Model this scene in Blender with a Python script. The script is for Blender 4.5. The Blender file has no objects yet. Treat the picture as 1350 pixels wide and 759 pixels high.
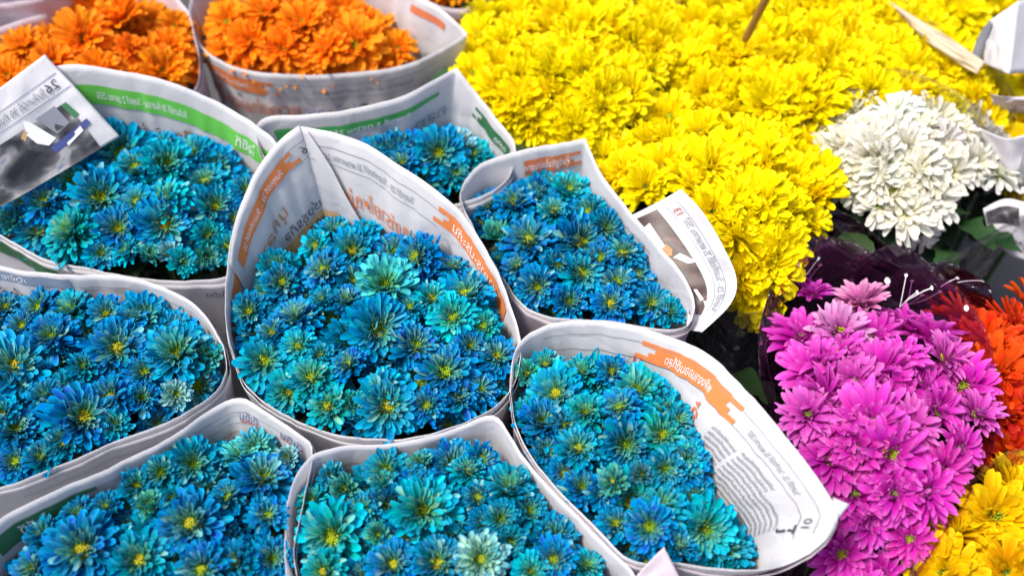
import bpy, math, random
import numpy as np
from mathutils import Vector, Matrix, noise

# ------------------------------------------------------------------ scene, camera, light
sc = bpy.context.scene
COL = sc.collection
RNG = random.Random(7)
ZF = 0.50                                   # height of the blossom level above the ground (m)
PITCH = math.radians(54); LENS = 40.0; FPX = 1350 * LENS / 36.0
DC = 1.10                                   # camera to blossom level along the middle ray
CAM = np.array([0.0, -DC * math.cos(PITCH), ZF + DC * math.sin(PITCH)])
FWD = np.array([0, math.cos(PITCH), -math.sin(PITCH)])
RGT = np.array([1.0, 0, 0]); UPV = np.array([0, math.sin(PITCH), math.cos(PITCH)])

cd = bpy.data.cameras.new('camera'); cam = bpy.data.objects.new('camera', cd); COL.objects.link(cam)
cam.location = CAM; cam.rotation_euler = (math.pi / 2 - PITCH, 0, 0)
cd.lens = LENS; cd.sensor_width = 36; cd.clip_start = 0.02; cd.clip_end = 200
cd.dof.use_dof = True; cd.dof.focus_distance = 1.03; cd.dof.aperture_fstop = 2.6
sc.camera = cam

SUN_EL, SUN_AZ = math.radians(66), math.radians(-105)     # azimuth from +Y towards +X
w = bpy.data.worlds.new('World'); sc.world = w; w.use_nodes = True
nt = w.node_tree; sky = nt.nodes.new('ShaderNodeTexSky'); sky.sky_type = 'NISHITA'; sky.sun_disc = False
sky.sun_elevation = SUN_EL; sky.sun_rotation = SUN_AZ; sky.air_density = 1.0; sky.dust_density = 4.0; sky.ozone_density = 1.0
nt.links.new(sky.outputs[0], nt.nodes['Background'].inputs[0]); nt.nodes['Background'].inputs[1].default_value = 0.07
sl = bpy.data.lights.new('sun', 'SUN'); so = bpy.data.objects.new('sun', sl); COL.objects.link(so)
sl.energy = 1.5; sl.angle = math.radians(12); sl.color = (1.0, 0.96, 0.90)
sd = Vector((math.sin(SUN_AZ) * math.cos(SUN_EL), math.cos(SUN_AZ) * math.cos(SUN_EL), math.sin(SUN_EL)))
so.rotation_euler = sd.to_track_quat('Z', 'Y').to_euler(); so.location = (-1, -1, 3)
sc.view_settings.view_transform = 'Standard'; sc.view_settings.look = 'None'
sc.view_settings.exposure = 1.60; sc.view_settings.gamma = 1.0; sc.view_settings.use_curve_mapping = False
sc.render.resolution_x = 1024; sc.render.resolution_y = 575
sc.cycles.max_bounces = 5; sc.cycles.diffuse_bounces = 4; sc.cycles.glossy_bounces = 1; sc.cycles.transmission_bounces = 2; sc.cycles.transparent_max_bounces = 8

# ------------------------------------------------------------------ pixel <-> world
def ray(px, py):
    return FWD + RGT * ((px - 675) / FPX) + UPV * ((379.5 - py) / FPX)
def P(px, py, h):
    d = ray(px, py); t = (ZF + h - CAM[2]) / d[2]
    return CAM + d * t
def proj(p):
    q = np.asarray(p) - CAM; z = q @ FWD
    return np.stack([675 + FPX * (q @ RGT) / z, 379.5 - FPX * (q @ UPV) / z], -1)
def depth(p): return float((np.asarray(p) - CAM) @ FWD)

# ------------------------------------------------------------------ materials
MATS = {}
def newmat(name):
    m = bpy.data.materials.new(name); m.use_nodes = True; MATS[name] = m
    n = m.node_tree.nodes; return m, n, m.node_tree.links, n['Principled BSDF'], n['Material Output']
def mixc(n, l, fac, a, b, mode='MIX'):
    x = n.new('ShaderNodeMix'); x.data_type = 'RGBA'; x.blend_type = mode; x.clamp_factor = True
    for s, v in ((x.inputs['Factor'], fac), (x.inputs['A'], a), (x.inputs['B'], b)):
        if hasattr(v, 'is_linked') or hasattr(v, 'links'): l.new(v, s)
        elif isinstance(v, (int, float)): s.default_value = v
        else: s.default_value = (*v, 1)
    return x.outputs['Result']
def mth(n, l, op, a, b=0.0, clamp=False):
    x = n.new('ShaderNodeMath'); x.operation = op; x.use_clamp = clamp
    for i, v in enumerate((a, b)):
        if isinstance(v, (int, float)): x.inputs[i].default_value = v
        else: l.new(v, x.inputs[i])
    return x.outputs[0]

def petal_mat(name, base_mix, base_amt, tip_mix, tip_amt, inner_mix, inner_amt, hue=0.03, val=0.35, trans=0.28, rough=0.42, streak=0.5, inner_tip=None, bpow=1.6, spec=.2, odd=None, edge=.62, blotch=None):
    m, n, l, bs, out = newmat(name)
    oi = n.new('ShaderNodeObjectInfo')
    at = n.new('ShaderNodeAttribute'); at.attribute_name = 'pc'
    sep = n.new('ShaderNodeSeparateColor'); l.new(at.outputs['Color'], sep.inputs[0])
    t, rn, ed, lay = sep.outputs[0], sep.outputs[1], sep.outputs[2], at.outputs['Alpha']
    rnd = mth(n, l, 'FRACT', mth(n, l, 'ADD', rn, oi.outputs['Random']))
    hs = n.new('ShaderNodeHueSaturation'); l.new(oi.outputs['Color'], hs.inputs['Color'])
    l.new(mth(n, l, 'ADD', mth(n, l, 'MULTIPLY', rnd, 2 * hue), 0.5 - hue), hs.inputs['Hue'])
    l.new(mth(n, l, 'ADD', mth(n, l, 'MULTIPLY', mth(n, l, 'FRACT', mth(n, l, 'MULTIPLY', rnd, 7.3)), val), 1.0 - val * 0.6), hs.inputs['Value'])
    hs.inputs['Saturation'].default_value = 1.0
    c = hs.outputs['Color']
    if blotch:                                    # uneven dye: patches that differ in hue and depth within one head
        tb = n.new('ShaderNodeTexCoord'); vb = n.new('ShaderNodeVectorMath'); vb.operation = 'ADD'; l.new(tb.outputs['Object'], vb.inputs[0])
        cb = n.new('ShaderNodeCombineXYZ'); l.new(oi.outputs['Random'], cb.inputs[0]); l.new(mth(n, l, 'MULTIPLY', rn, .012), cb.inputs[1]); l.new(cb.outputs[0], vb.inputs[1])
        for k, (bc, amt, scl, lo) in enumerate(blotch):
            nb = n.new('ShaderNodeTexNoise'); nb.inputs['Scale'].default_value = scl; nb.inputs['Detail'].default_value = 2; l.new(vb.outputs[0], nb.inputs['Vector'])
            c = mixc(n, l, mth(n, l, 'MULTIPLY', mth(n, l, 'MULTIPLY', mth(n, l, 'SUBTRACT', nb.outputs[0], lo), 5.0, True), amt), c, bc)
    # fine veins along the petal and dye blotches
    uv = n.new('ShaderNodeUVMap'); mp = n.new('ShaderNodeMapping'); mp.inputs['Scale'].default_value = (9, 0.8, 1)
    l.new(uv.outputs[0], mp.inputs[0])
    cmb = n.new('ShaderNodeCombineXYZ'); l.new(rnd, cmb.inputs[2]); 
    add = n.new('ShaderNodeVectorMath'); add.operation = 'ADD'; l.new(mp.outputs[0], add.inputs[0])
    sc10 = n.new('ShaderNodeVectorMath'); sc10.operation = 'SCALE'; sc10.inputs['Scale'].default_value = 13.0
    l.new(cmb.outputs[0], sc10.inputs[0]); l.new(sc10.outputs[0], add.inputs[1])
    nz = n.new('ShaderNodeTexNoise'); nz.inputs['Scale'].default_value = 1.0; nz.inputs['Detail'].default_value = 3; l.new(add.outputs[0], nz.inputs['Vector'])
    vein = mth(n, l, 'MULTIPLY', mth(n, l, 'SUBTRACT', nz.outputs[0], 0.40), streak * 2.2, True)
    c = mixc(n, l, vein, c, (tip_mix[0] * .7, tip_mix[1] * .9, tip_mix[2]))
    if odd: c = mixc(n, l, mth(n, l, 'MULTIPLY', mth(n, l, 'GREATER_THAN', mth(n, l, 'FRACT', mth(n, l, 'MULTIPLY', rnd, 17.7)), 0.955), 0.6), c, odd)
    inv = mth(n, l, 'SUBTRACT', 1.0, t)
    c = mixc(n, l, mth(n, l, 'MULTIPLY', mth(n, l, 'POWER', inv, bpow), base_amt), c, base_mix)
    c = mixc(n, l, mth(n, l, 'MULTIPLY', lay, inner_amt), c, inner_mix)
    tip = mth(n, l, 'MULTIPLY', mth(n, l, 'ADD', mth(n, l, 'MULTIPLY', mth(n, l, 'POWER', t, 5.0), 0.7), mth(n, l, 'MULTIPLY', ed, edge)), tip_amt, True)  # pale tips, plus the light caught on cupped edges put into the colour
    c = mixc(n, l, tip, c, mixc(n, l, lay, tip_mix, inner_tip or tip_mix))
    l.new(c, bs.inputs['Base Color']); bs.inputs['Roughness'].default_value = rough
    bs.inputs['Specular IOR Level'].default_value = spec
    bp = n.new('ShaderNodeBump'); bp.inputs['Strength'].default_value = 0.35; bp.inputs['Distance'].default_value = 0.0006
    l.new(nz.outputs[0], bp.inputs['Height']); l.new(bp.outputs[0], bs.inputs['Normal'])
    tr = n.new('ShaderNodeBsdfTranslucent'); l.new(c, tr.inputs[0])
    mx = n.new('ShaderNodeMixShader'); mx.inputs[0].default_value = trans
    l.new(bs.outputs[0], mx.inputs[1]); l.new(tr.outputs[0], mx.inputs[2]); l.new(mx.outputs[0], out.inputs[0])
    return m

petal_mat('blue_petal', (0.000, 0.19, 0.03), 0.85, (0.000, 0.50, 0.90), 0.6, (0.025, 0.19, 0.008), 0.95, hue=0.040, val=0.95, streak=0.12, trans=.2, rough=0.27, inner_tip=(.52, .70, .03), bpow=1.25, spec=.08, odd=(.40, .70, .40), blotch=[((.0, .50, .42), .55, 55, .53), ((.0, .035, .24), .7, 42, .52)])
petal_mat('yellow_petal', (0.96, 0.66, 0.0), 0.25, (1.0, 0.94, 0.01), 0.6, (0.95, 0.66, 0.0), 0.5, hue=0.008, val=0.08, streak=0.15, trans=0.42, spec=.1)
petal_mat('orange_petal', (0.90, 0.12, 0.0), 0.45, (1.0, 0.44, 0.04), 0.6, (0.92, 0.22, 0.0), 0.5, hue=0.012, val=0.14, streak=0.2, trans=0.42, spec=.1)
petal_mat('red_petal', (0.60, 0.02, 0.0), 0.5, (0.92, 0.16, 0.03), 0.5, (0.62, 0.03, 0.0), 0.5, hue=0.012, val=0.2, streak=0.15, trans=0.45, spec=.1)
petal_mat('pink_petal', (0.52, 0.0, 0.37), 1.0, (0.93, 0.40, 0.80), 0.55, (0.40, 0.0, 0.28), 0.95, hue=0.012, val=0.25, streak=0.12, trans=0.4, bpow=.9, spec=.08, edge=.12)
petal_mat('white_petal', (0.72, 0.68, 0.34), 0.4, (0.82, 0.81, 0.78), 0.6, (0.78, 0.70, 0.26), 0.6, hue=0.01, val=0.12, streak=0.2, trans=0.4)
petal_mat('disc_floret', (0.02, 0.07, 0.005), 0.5, (0.66, 0.62, 0.04), 0.4, (0.03, 0.09, 0.008), 0.6, hue=0.03, val=0.4, streak=0.15, trans=0.1, rough=0.6)
petal_mat('leaf', (0.012, 0.03, 0.008), 0.4, (0.035, 0.07, 0.02), 0.3, (0.012, 0.03, 0.01), 0.3, hue=0.03, val=0.5, streak=0.2, trans=0.2)

def paper_mat(name, col, ghost=0.10):
    m, n, l, bs, out = newmat(name)
    tc = n.new('ShaderNodeTexCoord'); uv = n.new('ShaderNodeUVMap')
    # faint show-through of the print on the other side of the sheet: rows broken into words
    mp = n.new('ShaderNodeMapping'); mp.inputs['Scale'].default_value = (260, 150, 1); l.new(uv.outputs[0], mp.inputs[0])
    n1 = n.new('ShaderNodeTexNoise'); n1.inputs['Scale'].default_value = 1; n1.inputs['Detail'].default_value = 1; l.new(mp.outputs[0], n1.inputs['Vector'])
    wv = n.new('ShaderNodeTexWave'); wv.wave_type = 'BANDS'; wv.bands_direction = 'Y'; wv.inputs['Scale'].default_value = 28; l.new(uv.outputs[0], wv.inputs['Vector'])
    n2 = n.new('ShaderNodeTexNoise'); n2.inputs['Scale'].default_value = 16; n2.inputs['Detail'].default_value = 2; l.new(uv.outputs[0], n2.inputs['Vector'])
    g = mth(n, l, 'MULTIPLY', mth(n, l, 'MULTIPLY', mth(n, l, 'GREATER_THAN', n1.outputs[0], 0.52), wv.outputs['Fac']),
            mth(n, l, 'MULTIPLY', mth(n, l, 'SUBTRACT', n2.outputs[0], 0.50), 5.0, True))
    c = mixc(n, l, mth(n, l, 'MULTIPLY', g, ghost), col, (0.30, 0.30, 0.36))
    n3 = n.new('ShaderNodeTexNoise'); n3.inputs['Scale'].default_value = 9; n3.inputs['Detail'].default_value = 5; l.new(tc.outputs['Object'], n3.inputs['Vector'])
    c = mixc(n, l, mth(n, l, 'MULTIPLY', mth(n, l, 'SUBTRACT', n3.outputs[0], 0.45), 0.7, True), c, (col[0] * .86, col[1] * .84, col[2] * .85))
    l.new(c, bs.inputs['Base Color']); bs.inputs['Roughness'].default_value = 0.62; bs.inputs['Specular IOR Level'].default_value = 0.3
    n4 = n.new('ShaderNodeTexNoise'); n4.inputs['Scale'].default_value = 38; n4.inputs['Detail'].default_value = 6; n4.inputs['Distortion'].default_value = 0.8
    l.new(tc.outputs['Object'], n4.inputs['Vector'])
    vo = n.new('ShaderNodeTexVoronoi'); vo.feature = 'DISTANCE_TO_EDGE'; vo.inputs['Scale'].default_value = 17; vo.inputs['Randomness'].default_value = 1.0
    n5 = n.new('ShaderNodeTexNoise'); n5.inputs['Scale'].default_value = 6; n5.inputs['Detail'].default_value = 3; l.new(tc.outputs['Object'], n5.inputs['Vector'])
    vm = n.new('ShaderNodeVectorMath'); vm.operation = 'MULTIPLY_ADD'; l.new(n5.outputs['Color'], vm.inputs[0]); vm.inputs[1].default_value = (.12, .12, .12); l.new(tc.outputs['Object'], vm.inputs[2]); l.new(vm.outputs[0], vo.inputs['Vector'])
    crease = mth(n, l, 'MULTIPLY', vo.outputs[0], 2.2, True)
    bp = n.new('ShaderNodeBump'); bp.inputs['Strength'].default_value = 0.24; bp.inputs['Distance'].default_value = 0.005
    l.new(mth(n, l, 'ADD', mth(n, l, 'MULTIPLY', n4.outputs[0], .5), mth(n, l, 'MULTIPLY', crease, .9)), bp.inputs['Height']); l.new(bp.outputs[0], bs.inputs['Normal'])
    tr = n.new('ShaderNodeBsdfTranslucent'); l.new(c, tr.inputs[0])
    mx = n.new('ShaderNodeMixShader'); mx.inputs[0].default_value = 0.22
    l.new(bs.outputs[0], mx.inputs[1]); l.new(tr.outputs[0], mx.inputs[2]); l.new(mx.outputs[0], out.inputs[0])
paper_mat('newsprint', (0.69, 0.68, 0.70), 0.30); paper_mat('newsprint_pinkish', (0.68, 0.60, 0.66), 0.2)
paper_mat('newsprint_blank', (0.69, 0.68, 0.71), 0.12)

def ink(name, col, var=0.25):
    m, n, l, bs, out = newmat(name)
    tc = n.new('ShaderNodeTexCoord'); nz = n.new('ShaderNodeTexNoise'); nz.inputs['Scale'].default_value = 120; nz.inputs['Detail'].default_value = 4
    l.new(tc.outputs['Object'], nz.inputs['Vector'])
    c = mixc(n, l, mth(n, l, 'MULTIPLY', nz.outputs[0], var), col, tuple(min(1, x * .6 + .22) for x in col))
    l.new(c, bs.inputs['Base Color']); bs.inputs['Roughness'].default_value = 0.6
for nm, c in (('ink_orange', (0.72, 0.19, 0.03)), ('ink_rust', (0.62, 0.16, 0.05)), ('ink_brown', (0.42, 0.17, 0.05)), ('ink_green', (0.03, 0.34, 0.06)),
              ('ink_bright_green', (0.10, 0.48, 0.04)), ('ink_dark_green', (0.008, 0.13, 0.035)), ('ink_black', (0.04, 0.04, 0.06)), ('ink_grey', (0.17, 0.18, 0.22)),
              ('ink_navy', (0.02, 0.04, 0.20)), ('ink_red', (0.62, 0.05, 0.05)), ('ink_tan', (0.62, 0.36, 0.14)), ('ink_slate', (0.22, 0.27, 0.36)),
              ('ink_white', (0.85, 0.84, 0.86))):
    ink(nm, c)
def photo_mat(name, stops, scale, dist=0.6):
    m, n, l, bs, out = newmat(name)
    uv = n.new('ShaderNodeUVMap'); nz = n.new('ShaderNodeTexNoise'); nz.inputs['Scale'].default_value = scale; nz.inputs['Detail'].default_value = 2.5
    nz.inputs['Distortion'].default_value = dist; l.new(uv.outputs[0], nz.inputs['Vector'])
    r = n.new('ShaderNodeValToRGB'); l.new(nz.outputs[0], r.inputs[0])
    while len(r.color_ramp.elements) < len(stops): r.color_ramp.elements.new(0.5)
    for e, (p, c) in zip(r.color_ramp.elements, stops): e.position = p; e.color = (*c, 1)
    l.new(r.outputs[0], bs.inputs['Base Color']); bs.inputs['Roughness'].default_value = 0.5
photo_mat('photo_dark', [(0.34, (.015, .015, .02)), (0.47, (.06, .055, .06)), (0.56, (.13, .13, .14)), (0.63, (.32, .30, .30)), (0.72, (.09, .14, .24))], 48)
photo_mat('photo_brown', [(0.3, (.035, .018, .014)), (0.55, (.075, .045, .04)), (0.68, (.15, .09, .07)), (0.8, (.3, .22, .18))], 45)
photo_mat('photo_tan', [(0.3, (.10, .045, .02)), (0.5, (.26, .13, .05)), (0.65, (.36, .22, .10)), (0.8, (.16, .08, .05))], 14)
photo_mat('photo_strip', [(0.3, (.05, .05, .09)), (0.45, (.6, .58, .62)), (0.55, (.7, .66, .7)), (0.62, (.25, .28, .5)), (0.7, (.55, .2, .2))], 60)

def film(name, tint, alpha, diff, rough=0.10, crinkle=0.6, gloss=0.28):
    m, n, l, bs, out = newmat(name)
    n.remove(bs)
    tp = n.new('ShaderNodeBsdfTransparent'); tp.inputs[0].default_value = (*tint, 1)
    gl = n.new('ShaderNodeBsdfGlossy'); gl.inputs['Roughness'].default_value = rough
    df = n.new('ShaderNodeBsdfDiffuse'); df.inputs[0].default_value = (*diff, 1)
    tc = n.new('ShaderNodeTexCoord'); nz = n.new('ShaderNodeTexNoise'); nz.inputs['Scale'].default_value = 17; nz.inputs['Detail'].default_value = 5; nz.inputs['Distortion'].default_value = 1.6
    l.new(tc.outputs['Object'], nz.inputs['Vector'])
    bp = n.new('ShaderNodeBump'); bp.inputs['Strength'].default_value = crinkle; bp.inputs['Distance'].default_value = 0.02; l.new(nz.outputs[0], bp.inputs['Height'])
    l.new(bp.outputs[0], gl.inputs['Normal'])
    fr = n.new('ShaderNodeFresnel'); fr.inputs[0].default_value = 1.45; l.new(bp.outputs[0], fr.inputs['Normal'])
    m1 = n.new('ShaderNodeMixShader'); m1.inputs[0].default_value = alpha; l.new(tp.outputs[0], m1.inputs[1]); l.new(df.outputs[0], m1.inputs[2])
    m2 = n.new('ShaderNodeMixShader'); l.new(mth(n, l, 'MULTIPLY', fr.outputs[0], gloss, True), m2.inputs[0]); l.new(m1.outputs[0], m2.inputs[1]); l.new(gl.outputs[0], m2.inputs[2])
    l.new(m2.outputs[0], out.inputs[0])
film('clear_film', (0.98, 0.98, 0.99), 0.012, (0.8, 0.8, 0.8), rough=.08, crinkle=1.0, gloss=.5)
film('dark_film', (0.66, 0.44, 0.62), 0.035, (0.12, 0.035, 0.11), rough=.05, crinkle=1.0, gloss=1.0)
film('purple_film', (0.90, 0.70, 0.87), 0.02, (0.22, 0.07, 0.20), crinkle=0.7)
def plain(name, col, rough=0.6, nscale=30, var=0.3):
    m, n, l, bs, out = newmat(name)
    tc = n.new('ShaderNodeTexCoord'); nz = n.new('ShaderNodeTexNoise'); nz.inputs['Scale'].default_value = nscale; nz.inputs['Detail'].default_value = 6
    l.new(tc.outputs['Object'], nz.inputs['Vector'])
    l.new(mixc(n, l, mth(n, l, 'MULTIPLY', nz.outputs[0], var * 2), tuple(x * (1 + var) for x in col), tuple(x * (1 - var) for x in col)), bs.inputs['Base Color'])
    bs.inputs['Roughness'].default_value = rough
plain('ground_concrete', (0.045, 0.043, 0.045), 0.85, 14); plain('stem_green', (0.05, 0.10, 0.025), 0.6); plain('dot_white', (0.78, 0.76, 0.78), 0.5, var=0.05)
plain('stick_wood', (0.26, 0.13, 0.035), 0.5, 60); plain('cloth_white', (0.42, 0.42, 0.47), 0.8, 20, 0.15); plain('card_beige', (0.46, 0.37, 0.26), 0.7, 20, 0.15)

# ------------------------------------------------------------------ mesh helpers
def mesh(name, V, F, mat, pc=None, uv=None, smooth=True):
    me = bpy.data.meshes.new(name); me.from_pydata([tuple(map(float, v)) for v in V], [], F)
    if mat: me.materials.append(MATS[mat])
    if pc is not None:
        a = me.attributes.new('pc', 'FLOAT_COLOR', 'POINT'); a.data.foreach_set('color', np.asarray(pc, dtype=np.float32).ravel())
    if uv is not None:
        ul = me.uv_layers.new(name='UVMap'); li = np.zeros(len(me.loops), dtype=np.int32); me.loops.foreach_get('vertex_index', li)
        ul.data.foreach_set('uv', np.asarray(uv, dtype=np.float32)[li].ravel())
    me.polygons.foreach_set('use_smooth', [smooth] * len(me.polygons)); me.update()
    return me
def obj(name, me, parent=None, color=None):
    o = bpy.data.objects.new(name, me); COL.objects.link(o)
    if parent: o.parent = parent
    if color is not None: o.color = (*color, 1)
    return o
def thing(name, loc, label, cat, group=None):
    o = bpy.data.objects.new(name, None); COL.objects.link(o); o.location = loc; o.empty_display_size = 0.05
    o['label'] = label; o['category'] = cat
    if group: o['group'] = group
    return o
def tag(o, label, cat, group=None):
    o['label'] = label; o['category'] = cat
    if group: o['group'] = group

# ------------------------------------------------------------------ flowers
class MB:
    def __init__(s): s.V = []; s.F = []; s.A = []; s.U = []
TS = [0, .2, .42, .62, .8, .92, 1.0]
PROF = {'round': [.44, .64, .86, 1, 1.04, .94, .58], 'point': [.45, .75, .98, 1, .86, .58, .16], 'quill': [.4, .55, .7, .88, 1, .85, .35], 'broad': [.4, .75, 1, 1.08, 1.0, .78, .36]}
def petal(b, rg, phi, r0, z0, L, W, e0, e1, cup, layer, prof='round', spoon=0.0):
    prev = (r0, z0); rows = []; rnd = rg.random(); k0 = len(b.V); wid = PROF[prof]
    bend = rg.gauss(0, .20); cs, sn = math.cos(phi), math.sin(phi)
    for i, t in enumerate(TS):
        e = math.radians(e0 + (e1 - e0) * t ** 0.85 + spoon * max(0, t - .7) / .3)
        if i:
            ds = (TS[i] - TS[i - 1]) * L
            prev = (prev[0] + ds * math.cos(e), prev[1] + ds * math.sin(e))
        r, z = prev; wd = W * wid[i] * 0.5; nr, nz = -math.sin(e), math.cos(e)
        side = bend * L * t * t
        for s in (-1, -0.45, 0.45, 1):
            lift = cup * wd * (s * s)
            x, y = r + nr * lift, s * wd + side
            b.V.append((x * cs - y * sn, x * sn + y * cs, z + nz * lift)); b.A.append((t, rnd, 1.0 if abs(s) == 1 else 0.0, layer)); b.U.append((s * .5 + .5, t))
    for i in range(len(TS) - 1):
        for j in range(3):
            a = k0 + i * 4 + j; b.F.append((a, a + 1, a + 5, a + 4))

def layers_of(kind, rg, op):
    """(count, length, width, r0, z0, e0, e1, cup, layer, profile, spoon); op = how far open"""
    d = (1 - op) * 48
    if kind == 'blue':
        return [(27, .0305, .0068, .005, .000, 38 + d, -18 + d, .7, 0.0, 'round', 30), (27, .0285, .0064, .005, .002, 50 + d, 4 + d, .6, 0.02, 'round', 25),
                (26, .0252, .0058, .0045, .004, 60 + d * .7, 20 + d * .7, .9, .08, 'round', 25), (23, .0205, .0050, .004, .005, 70 + d * .4, 36 + d * .6, .8, .38, 'quill', 15),
                (17, .0140, .0036, .0035, .006, 78, 50, .9, .62, 'quill', 0), (13, .0095, .0026, .003, .006, 84, 66, .9, 1.0, 'quill', 0)]
    if kind == 'pink':
        return [(17, .036, .0092, .004, .000, 30 + d, -16 + d, .55, 0.0, 'point', 8), (16, .034, .0088, .004, .002, 42 + d, 0 + d, .6, 0.05, 'point', 8),
                (15, .030, .0080, .0035, .004, 54 + d, 16 + d, .65, .15, 'point', 8), (11, .021, .0066, .003, .005, 66, 34, .8, .45, 'point', 0), (9, .012, .0045, .0025, .006, 76, 56, .9, 1.0, 'point', 0)]
    if kind == 'white':
        return [(20, .036, .0078, .004, .000, 28 + d, -20 + d, .5, 0.0, 'round', 5), (20, .034, .0074, .004, .002, 42 + d, 0 + d, .55, 0.05, 'round', 8),
                (18, .028, .0068, .0035, .004, 56 + d, 20 + d, .65, .15, 'round', 8), (10, .018, .0064, .003, .005, 70, 42, .8, .5, 'round', 0), (8, .010, .0042, .0025, .006, 80, 60, .9, 1.0, 'quill', 0)]
    # yellow / orange: broad, dense
    return [(21, .032, .0076, .004, .000, 34 + d, -14 + d, .5, 0.0, 'round', 12), (21, .030, .0074, .004, .003, 46 + d, 4 + d, .55, .05, 'round', 14),
            (20, .0275, .0070, .004, .005, 58 + d, 20 + d, .65, .12, 'round', 16), (16, .0215, .0062, .0035, .006, 68, 38, .75, .35, 'round', 10),
            (12, .0140, .0046, .003, .007, 78, 56, .9, .85, 'round', 0)]
PMAT = {'blue': 'blue_petal', 'pink': 'pink_petal', 'white': 'white_petal', 'yellow': 'yellow_petal', 'orange': 'orange_petal', 'red': 'red_petal'}
VAR = {}
def make_variant(kind, seed, op):
    rg = random.Random(hash((kind == 'blue', seed)) % 9999 + seed * 31 + len(kind))
    full = MB(); inner = MB(); singles = []
    ph0 = 0
    for li, (n, L, W, r0, z0, e0, e1, cup, lay, pr, sp) in enumerate(layers_of(kind, rg, op)):
        ph0 += rg.random() * 6
        for k in range(n):
            if li < 2 and rg.random() < .06: continue
            phi = ph0 + (k + rg.uniform(-.28, .28)) * 2 * math.pi / n
            a = (phi, r0, z0 + rg.uniform(-.001, .001), L * rg.uniform(.82, 1.05), W * rg.uniform(.85, 1.15),
                 e0 + rg.gauss(0, 8), e1 + rg.gauss(0, 15), cup * rg.uniform(.6, 1.3), lay, pr, sp * rg.uniform(.3, 1.5))
            s = rg.randrange(10 ** 6)
            petal(full, random.Random(s), *a)
            if li < 3:
                o = MB(); petal(o, random.Random(s), *a); singles.append(o)
            else: petal(inner, random.Random(s), *a)
    v = dict(full=mesh(kind + '_flower', full.V, full.F, PMAT[kind], full.A, full.U), src=(inner, singles), kind=kind)
    return v
def split_of(v):
    if 'inner' not in v:
        i, s = v['src']; k = v['kind']
        v['inner'] = mesh(k + '_inner', i.V, i.F, PMAT[k], i.A, i.U)
        v['singles'] = [mesh(k + '_petal', b.V, b.F, PMAT[k], b.A, b.U) for b in s]
    return v
def make_disc(R, seed, n=46, tall=.0035):
    rg = random.Random(seed); V = []; F = []; A = []; U = []
    seg = 10                                                   # low dome under the florets
    V.append((0, 0, .006 + R * .55)); A.append((.2, .5, 0, .8)); U.append((.5, .5))
    for k, (rr, zz) in enumerate(((.55, .42), (1.0, .05), (1.0, -.5))):
        for j in range(seg):
            a = j * 2 * math.pi / seg; V.append((R * rr * math.cos(a), R * rr * math.sin(a), .006 + R * zz)); A.append((.2, .5, 0, .9)); U.append((.5, .5))
    for j in range(seg): F.append((0, 1 + j, 1 + (j + 1) % seg))
    for k in range(2):
        for j in range(seg):
            a, b = 1 + k * seg + j, 1 + k * seg + (j + 1) % seg; F.append((a, a + seg, b + seg, b))
    for i in range(n):
        q = math.sqrt((i + .5) / n); a = i * 2.39996; x, y = R * q * math.cos(a), R * q * math.sin(a); z = .006 + R * (.55 - .5 * q * q)
        h = tall * (.45 + .8 * q) * rg.uniform(.7, 1.3); rr = R * .13 * rg.uniform(.8, 1.2); k0 = len(V); rn = rg.random()
        lx, ly = x * .35 * h / R, y * .35 * h / R
        for t, s in ((0, .8), (.8, 1.15)):
            for j in range(5):
                b = j * 2 * math.pi / 5; V.append((x + lx * t + rr * s * math.cos(b), y + ly * t + rr * s * math.sin(b), z + h * t)); A.append((t, rn, 0, 1 - q)); U.append((j / 5, t))
        V.append((x + lx, y + ly, z + h)); A.append((1, rn, 1, 1 - q)); U.append((.5, 1))
        for j in range(5):
            c = (j + 1) % 5; F.append((k0 + j, k0 + c, k0 + 5 + c, k0 + 5 + j)); F.append((k0 + 5 + j, k0 + 5 + c, k0 + 10))
    return mesh('flower_center', V, F, 'disc_floret', A, U)
for kd in ('blue', 'pink', 'white', 'yellow', 'orange', 'red'):
    for i, op in enumerate((1, .95, .88, 1.05, .8, .98, .6, .35) if kd == 'blue' else (1, .92, .82, 1.0, .6)):
        VAR[kd, i] = make_variant(kd, i, op)
DISC = {'k': [make_disc(.0052, s, 36, .0036) for s in (1, 2)], 'y': [make_disc(.0070, s, 50, .0045) for s in (3, 4)], 'Y': [make_disc(.0098, s, 80, .0024) for s in (5, 6)]}
DCOL = {'k': (0.10, 0.26, 0.01), 'y': (0.40, 0.52, 0.01), 'Y': (0.52, 0.42, 0.008)}
BC = {'b': (.000, .075, .40), 'd': (.000, .026, .17), 'c': (.000, .29, .53), 't': (.000, .24, .30), 'g': (.003, .32, .20), 'm': (.14, .74, .56),
      'q': (.000, .50, .52), 'y': (.12, .38, .03), 'w': (.45, .66, .52), 'e': (.004, .15, .20)}
nflow = [0]
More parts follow.
